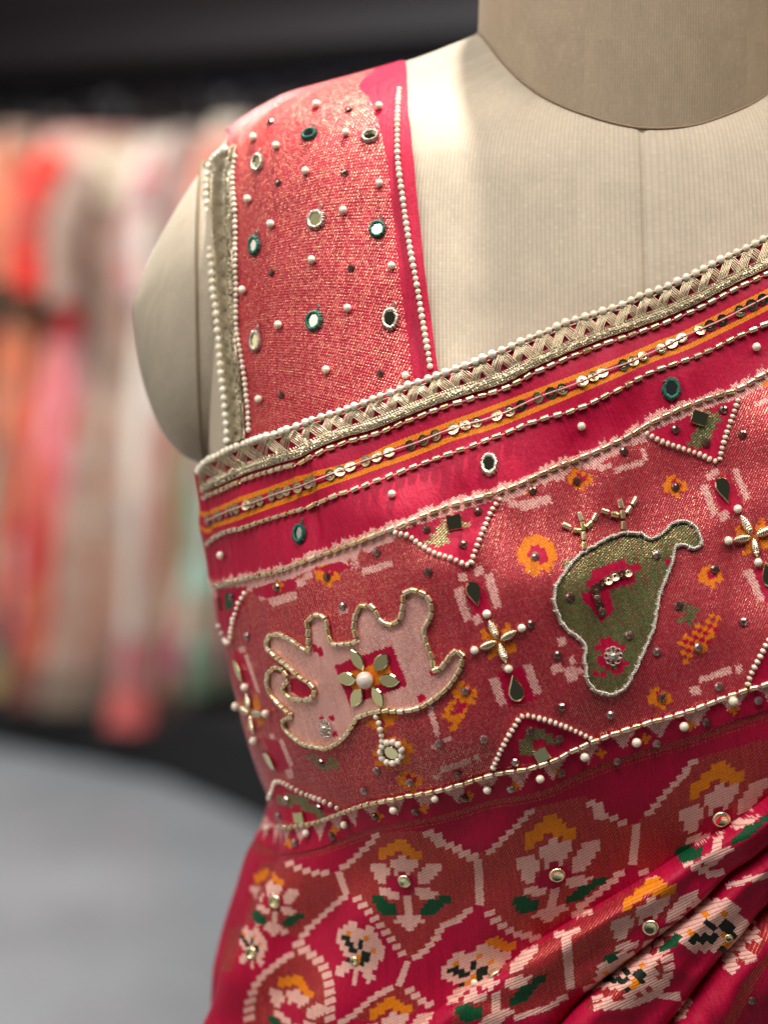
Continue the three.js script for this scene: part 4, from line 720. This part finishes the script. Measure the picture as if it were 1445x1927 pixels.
function silverFlower(px, py, dia, parent) {               // little rosette of purl wire round a pearl
  const h = spot(px, py, [borderS]); if (!h) return;
  const g = groupPart('wire_rosette', parent), R = dia / 2 * mpp(h), st = []; place(g, h.p, frame(h.n, V(1, 0, 0)), 1, 1, 1);
  for (let k = 0; k < 8; k++) { const a = k / 8 * 6.283, c = V(Math.cos(a) * R * 0.62, Math.sin(a) * R * 0.62, 0.0008), q = []; for (let i = 0; i <= 10; i++) { const b = i / 10 * 6.283; q.push(c.clone().add(V(Math.cos(b) * R * 0.34, Math.sin(b) * R * 0.34, 0.0003 * Math.sin(3 * b)))); } st.push(tubeOf(q, 0.00022, 20, 4)); }
  part('wire_loops', mergeGeometries(st), silverMat, g);
  const m = part('pearl_bead', pearlGeo, silverMat, g); m.scale.setScalar(R * 0.36); m.position.z = 0.0012;
}
silverFlower(...z5(638, 905), 36, saree.children.find((c) => c.name === 'elephant_motif'));
// the bird: silver twisted cord, sequins, tube bead crest and tail
{
  const g = groupPart('bird_motif', saree), path = traced(BIRD.map((p) => z6(...p)), [borderS], true);
  const strands = [0, 1, 2].map((s) => { const pts = [], n = 900; for (let k = 0; k <= n; k++) { const q = path.at(k / n * path.L), a = k / n * path.L / 0.0026 * 6.283 + s * 2.094, side = V().crossVectors(q.n, q.dir).normalize(); pts.push(q.p.clone().addScaledVector(q.n, 0.0007 + 0.00040 * Math.sin(a)).addScaledVector(side, 0.00040 * Math.cos(a) + 0.0005 * (noise(k / 9, 4) - 0.5))); } return tubeOf(pts, 0.0003, 1600, 6); });
  part('twisted_cord', mergeGeometries(strands), silverMat, g);
  const ties = []; for (let s = 0.002; s < path.L; s += rr(0.003, 0.005)) { const q = path.at(s), side = V().crossVectors(q.n, q.dir).normalize(); ties.push(tubeOf([-1, -0.6, 0, 0.6, 1].map((t) => q.p.clone().addScaledVector(side, t * 0.0009).addScaledVector(q.n, 0.0014 * Math.sqrt(1 - t * t * 0.95)).addScaledVector(q.dir, t * 0.0003)), 0.00016, 8, 4)); }
  const tie = part('tie_stitches', mergeGeometries(ties), whiteThread, g); tie.userData.kind = 'stuff';
  for (const line of [[[600, 385], [600, 330], [595, 270], [578, 205]], [[590, 295], [550, 285], [500, 255]], [[612, 280], [645, 240], [662, 208]], [[780, 292], [778, 230], [760, 140]], [[672, 192], [710, 205], [765, 222]], [[788, 215], [812, 180], [842, 135]]]) bugles(line.map((p) => z6(...p)), g, [borderS], { name: 'tube_bead', pitch: 0.0031, len: 0.0028, rad: 0.00096, thread: false });
  for (const [x, y] of [[802, 480], [772, 486], [742, 497], [712, 515], [682, 531], [652, 550], [655, 580], [662, 606], [672, 634], [684, 662]]) { const [px, py] = z6(x, y), h = spot(px, py, [borderS]); if (!h) continue; const m = part('sequin', sequinGeo, sequinMat, g), r = 0.0015 * rr(0.9, 1.1); place(m, h.p.clone().addScaledVector(h.n, 0.0005 + rr(0, 0.0004)), frame(h.n.clone().add(V(rr(-0.3, 0.3), rr(-0.3, 0.3), 0)).normalize(), V(1, 0, 0)).multiply(flip), r, r, r); }
  silverFlower(...z6(735, 860), 36, g);
}
// gold cupped discs sewn on the flowers
for (const [z, x, y, w, h_] of [[z7, 1052, 645, 27, 22], [z7, 362, 753, 28, 20], [z7, 237, 1028, 24, 22], [z7, 785, 1070, 17, 19], [z8, 480, 840, 31, 31], [z8, 1230, 585, 34, 28], [z8, 905, 1080, 31, 24], [z8, 200, 1290, 30, 24], [z8, 1262, 1130, 16, 16]]) {
  const [px, py] = z(x, y), h = spot(px, py, CLOTH); if (!h) continue;
  const g = groupPart('cupped_disc', saree), k = mpp(h); place(g, h.p.clone().addScaledVector(h.n, 0.0002), frame(h.n, V(1, 0, 0)).multiply(flip), w / 2 * k, w / 2 * k, w / 2 * k);
  part('disc_rim', new THREE.LatheGeometry([[0.66, 0.3], [0.8, 0.36], [1, 0.12], [1, 0], [0.6, 0]].map((p) => new THREE.Vector2(...p)), 20), goldMats[1], g);
  part('disc_face', new THREE.LatheGeometry([[0, 0.1], [0.4, 0.14], [0.68, 0.29]].map((p) => new THREE.Vector2(...p)), 20), mirrorMat, g);
}
pearl(...z8(105, 1330), 14, saree, pearlMat, 'pearl_bead', CLOTH);

// ------------------------------------------------------------------ shop behind: floor, dark wall, clothes rail
const wallDir = wallB.clone().sub(wallA).normalize(), wallNormal = V(wallDir.z, 0, -wallDir.x).negate();
if (wallNormal.z < 0) wallNormal.negate();
const floorMat = (() => {
  const n = 512, d = new Uint8Array(n * n * 4), r = new Uint8Array(n * n * 4);
  for (let y = 0; y < n; y++) for (let x = 0; x < n; x++) { const o = (y * n + x) * 4, v = 0.9 + 0.12 * (noise(x / 60, y / 45) - 0.5) + 0.06 * (noise(x / 9, y / 9) - 0.5); d[o] = 154 * v; d[o + 1] = 158 * v; d[o + 2] = 161 * v; d[o + 3] = 255; r[o] = r[o + 1] = r[o + 2] = 90 + 40 * noise(x / 30, y / 30); r[o + 3] = 255; }
  const t = new THREE.DataTexture(d, n, n); t.colorSpace = THREE.SRGBColorSpace; t.wrapS = t.wrapT = THREE.MirroredRepeatWrapping; t.repeat.set(3, 3); t.magFilter = THREE.LinearFilter; t.needsUpdate = true;
  const u = new THREE.DataTexture(r, n, n); u.wrapS = u.wrapT = THREE.MirroredRepeatWrapping; u.repeat.set(3, 3); u.magFilter = THREE.LinearFilter; u.needsUpdate = true;
  return new THREE.MeshStandardMaterial({ map: t, roughnessMap: u, roughness: 1 });
})();
const fl = structure('floor', new THREE.BoxGeometry(10, 0.1, 12).translate(0, -0.05, 0), floorMat); fl.position.set(-0.5, 0, -3);
const wallLen = wallA.distanceTo(wallB) + 1.6, wallMid = wallA.clone().add(wallB).multiplyScalar(0.5), wallTurn = Math.atan2(-wallDir.z, wallDir.x);
const darkMat = new THREE.MeshStandardMaterial({ color: 0x140609, roughness: 0.85 });
const wall = structure('wall', new THREE.BoxGeometry(wallLen, CEIL, 0.12), darkMat); wall.position.copy(wallMid).setY(CEIL / 2).addScaledVector(wallNormal, -0.06); wall.rotation.y = wallTurn;
const onWall = (s, y, out) => wallA.clone().addScaledVector(wallDir, s).addScaledVector(wallNormal, out).setY(y);
{ // grey ledge over the rail
  const m = part('wall_ledge', new RoundedBoxGeometry(wallLen, 0.11, 0.2, 2, 0.01), new THREE.MeshStandardMaterial({ color: 0x181012, roughness: 0.6 }), scene); m.position.copy(wallMid).setY(1.95).addScaledVector(wallNormal, 0.1); m.rotation.y = wallTurn;
  m.userData = { label: 'grey ledge running along the dark wall above the clothes rail', category: 'ledge' };
}
// pale side wall of the shop, left of the view: the bright thing that the mirrors on that side show
const sideWall = structure('wall_side', new THREE.BoxGeometry(0.12, CEIL, 5.2), new THREE.MeshStandardMaterial({ color: 0xd9d6cc, roughness: 0.8 })); sideWall.position.set(-2.35, CEIL / 2, 0.4);
const rail = thing('clothes_rail', 'dark metal clothes rail fixed to the dark wall', 'clothes rail');
{
  const steel = new THREE.MeshStandardMaterial({ color: 0x3a3a40, metalness: 0.8, roughness: 0.4 });
  const bar_ = part('rail_bar', new THREE.CylinderGeometry(0.014, 0.014, wallLen - 0.3, 16).rotateZ(Math.PI / 2), steel, rail); bar_.position.copy(wallMid).setY(1.81).addScaledVector(wallNormal, 0.28); bar_.rotation.y = wallTurn;
  for (let k = 0; k < 5; k++) { const b = part('rail_bracket', new THREE.CylinderGeometry(0.01, 0.01, 0.28, 12).rotateX(Math.PI / 2), steel, rail); b.position.copy(onWall(0.0 + k * 0.95, 1.81, 0.14)); b.rotation.y = wallTurn; }
}
{ // low black plinth that runs towards the dress form under the near end of the rail
  const a = V(-1.03, 0, -5.45), b = V(-0.44, 0, -4.48), d = b.clone().sub(a).normalize(), n = V(d.z, 0, -d.x), len = a.distanceTo(b) + 0.5;
  const m = thing('display_plinth', 'low black plinth standing below the hanging dresses', 'plinth'); m.position.copy(a).addScaledVector(d, len / 2 - 0.1).addScaledVector(n, 0.36); m.rotation.y = Math.atan2(-d.z, d.x);
  const black = new THREE.MeshStandardMaterial({ color: 0x0c0b0d, roughness: 0.7 });
  part('plinth_body', new RoundedBoxGeometry(len, 0.2, 0.7, 2, 0.008).translate(0, 0.12, 0), black, m); part('plinth_foot', new THREE.BoxGeometry(len - 0.08, 0.02, 0.62).translate(0, 0.01, 0), black, m);
}
{
  const m = thing('display_plinth', 'long black step along the foot of the dark wall', 'plinth'); m.position.copy(onWall(0.9, 0, 0.27)); m.rotation.y = wallTurn;
  part('plinth_body', new RoundedBoxGeometry(2.4, 0.14, 0.5, 2, 0.008).translate(0, 0.07, 0), new THREE.MeshStandardMaterial({ color: 0x0e0d0f, roughness: 0.7 }), m);
}
// hanging clothes: folded cloth on hangers, each its own
function clothMat(hex, ink) {                                // dyed cloth with a loose print in a second and third colour
  const n = 96, d = new Uint8Array(n * n * 4), s = rr(0, 90), c = [new THREE.Color(hex).offsetHSL(0, 0.12, 0.03), new THREE.Color(ink ?? hex).lerp(new THREE.Color(hex), 0.25), new THREE.Color(hex).offsetHSL(0.02, 0, 0.09)].map((q) => q.getRGB({}, THREE.SRGBColorSpace));
  for (let y = 0; y < n; y++) for (let x = 0; x < n; x++) { const v = noise(x / 9 + s, y / 11), w = noise(x / 5, y / 6 + s), k = c[v > 0.62 ? 1 : w > 0.6 ? 2 : 0], o = (y * n + x) * 4; d[o] = k.r * 255; d[o + 1] = k.g * 255; d[o + 2] = k.b * 255; d[o + 3] = 255; }
  const t = new THREE.DataTexture(d, n, n); t.colorSpace = THREE.SRGBColorSpace; t.wrapS = t.wrapT = THREE.MirroredRepeatWrapping; t.repeat.set(2, 1); t.magFilter = THREE.LinearFilter; t.needsUpdate = true;
  return new THREE.MeshStandardMaterial({ map: t, roughness: 0.7, side: THREE.DoubleSide });
}
const hookMat = new THREE.MeshStandardMaterial({ color: 0x999999, metalness: 0.9, roughness: 0.3 });
function garment(s, label, { top, skirt, hem, shoulder = top, len = 1.75, waist = 0.55, wide = 0.5, flare = 1.2, yTop = 2.02, turn = 0 }) {
  const g = thing('hanging_dress', label, 'dress', 'dresses hanging on the rail');
  g.position.copy(onWall(s, yTop, 0.28)); g.rotation.y = wallTurn + Math.PI / 2 + turn;
  const ph = rr(0, 6), k1 = 9 + Math.floor(rr(0, 5));
  const prof = (t) => t < 0.06 ? lerp(0.16, wide * 0.4, Math.sqrt(t / 0.06)) : t < waist * 0.6 ? lerp(wide * 0.4, wide * 0.33, (t - 0.06) / (waist * 0.6 - 0.06)) : lerp(wide * 0.33, wide * 0.5 * flare, Math.pow((t - waist * 0.6) / (1 - waist * 0.6), 0.8));
  const at = (t, a, o = 0) => { const r = prof(t), f = 1 + 0.16 * step01(0.15, 0.7, t) * Math.sin(k1 * a + ph + 2 * t) + 0.06 * Math.sin(5 * a + 9 * t + ph); return V((r * f + o) * Math.cos(a), -t * len, (Math.min(0.075, r * 0.32) * f + o) * Math.sin(a)); };
  const piece = (name, t0, t1, mat, o) => part(name, sheet(26, 72, (i, j) => ({ p: at(lerp(t0, t1, i), j * 2 * Math.PI, o) })), mat, g);
  const topCloth = clothMat(top, hem), skirtCloth = clothMat(skirt, top), plain = (c) => new THREE.MeshStandardMaterial({ color: c, roughness: 0.7, side: THREE.DoubleSide });
  piece('yoke', 0, 0.1, plain(shoulder), 0.003); piece('bodice', 0.1, waist * 0.62, topCloth, 0); piece('skirt', waist * 0.62, 0.93, skirtCloth, 0); piece('hem_border', 0.93, 1, plain(hem), 0.003);
  for (const sd of [-1, 1]) part('sleeve', new THREE.TubeGeometry(new THREE.CatmullRomCurve3([V(sd * wide * 0.34, -0.07, 0), V(sd * wide * 0.5, -0.22, 0.01), V(sd * wide * 0.52, -0.42, 0.02)]), 14, 0.05, 12), topCloth, g);
  const hook = part('hanger', new THREE.TubeGeometry(new THREE.CatmullRomCurve3([V(0, -0.02, 0), V(0, 0.04, 0), V(0.02, 0.07, 0), V(0, 0.1, 0), V(-0.022, 0.075, 0)]), 24, 0.003, 8), hookMat, g); hook.castShadow = true;
}
const DRESSES = [
  [0.10, 'dark teal gown with deep green skirt at the far end of the rail', { top: 0x26403c, skirt: 0x304a55, hem: 0x8a7a55, shoulder: 0x40504a }],
  [0.36, 'grey blue gown with beige yoke between teal and salmon gowns', { top: 0x55606e, skirt: 0x8d8a94, hem: 0x6f5f60, shoulder: 0xc9b79f }],
  [0.60, 'salmon pink gown with mustard hem beside grey blue gown', { top: 0xd8837a, skirt: 0xe0707a, hem: 0xb09248, shoulder: 0xcdb9a2 }],
  [0.82, 'orange peach gown with rose skirt next to a salmon one', { top: 0xd07a60, skirt: 0xd98a70, hem: 0xa8705f, shoulder: 0xbfa08c }],
  [0, 'emerald gown with cream yoke beside the peach orange one', { top: 0x2c5a4c, skirt: 0x6f8f80, hem: 0xa89060, shoulder: 0xcfc2ac }],
  [1.03, 'bright red gown with brick skirt and coral yoke', { top: 0xd82a30, skirt: 0xc47a66, hem: 0x8f5a50, shoulder: 0xb86a5c }],
  [0, 'tomato red gown with pink skirt beside bright red gown', { top: 0xd83038, skirt: 0xe08a90, hem: 0xb05060, shoulder: 0xd0a090 }],
  [1.25, 'taupe gown with grey pink skirt and pale beige yoke', { top: 0x9a8279, skirt: 0xa88f84, hem: 0x8d7a6a, shoulder: 0xd8c6ad }],
  [0, 'ivory gown with pink print beside taupe gown', { top: 0xd8ccc0, skirt: 0xe2d8cc, hem: 0xd88088, shoulder: 0xe0d6c6 }],
  [1.47, 'mushroom brown gown with olive skirt beside ivory gown', { top: 0x8a7470, skirt: 0x9c8f74, hem: 0x86705a, shoulder: 0x9a8780 }],
  [1.70, 'dusty mauve gown with coral hem and cream yoke', { top: 0x98807e, skirt: 0xb08a86, hem: 0xd86a66, shoulder: 0xd6c2ae }],
  [0, 'coral gown with pale mint skirt and ivory yoke', { top: 0xd86a60, skirt: 0xb8d8c8, hem: 0x90a890, shoulder: 0xd8c8b4 }],
  [1.93, 'magenta gown with pale rose skirt and deep magenta hem', { top: 0xc01048, skirt: 0xc9a09c, hem: 0xa01050, shoulder: 0xc81850, len: 1.62 }],
  [2.16, 'mint green gown with pale grey yoke beside magenta gown', { top: 0x9a8a84, skirt: 0xb4d6c0, hem: 0x9aa088, shoulder: 0xbfae98, len: 1.7 }],
  [0, 'plum gown with rose skirt beside mint gown', { top: 0x6a3048, skirt: 0xb87888, hem: 0x903058, shoulder: 0x907078 }],
  [2.39, 'lavender gown with tan yoke beside plum gown', { top: 0x8a7078, skirt: 0xb0a2b4, hem: 0x807080, shoulder: 0xb49a80 }],
  [2.63, 'white gown with icy blue skirt beside lavender gown', { top: 0xb5aaa2, skirt: 0xd4e0de, hem: 0xe4eeee, shoulder: 0xae9a86, len: 1.82 }],
  [2.88, 'ash rose gown with charcoal hem beside white gown', { top: 0x9a7c7c, skirt: 0x8a7478, hem: 0x444048, shoulder: 0xa08c80 }],
  [0, 'sea green gown with white hem beside ash rose gown', { top: 0x7fae9c, skirt: 0xa8ccb8, hem: 0xe6ece8, shoulder: 0xc4c8b8 }],
];
DRESSES.forEach(([, label, o], k) => garment(0.84 + k * 0.108, label, { waist: rr(0.4, 0.75), ...o, len: (o.len ?? 1.75) - 0.26 + rr(-0.12, 0.08), turn: rr(-0.55, 0.55), yTop: 1.71 + rr(-0.05, 0.02) }));

renderer.render(scene, camera);
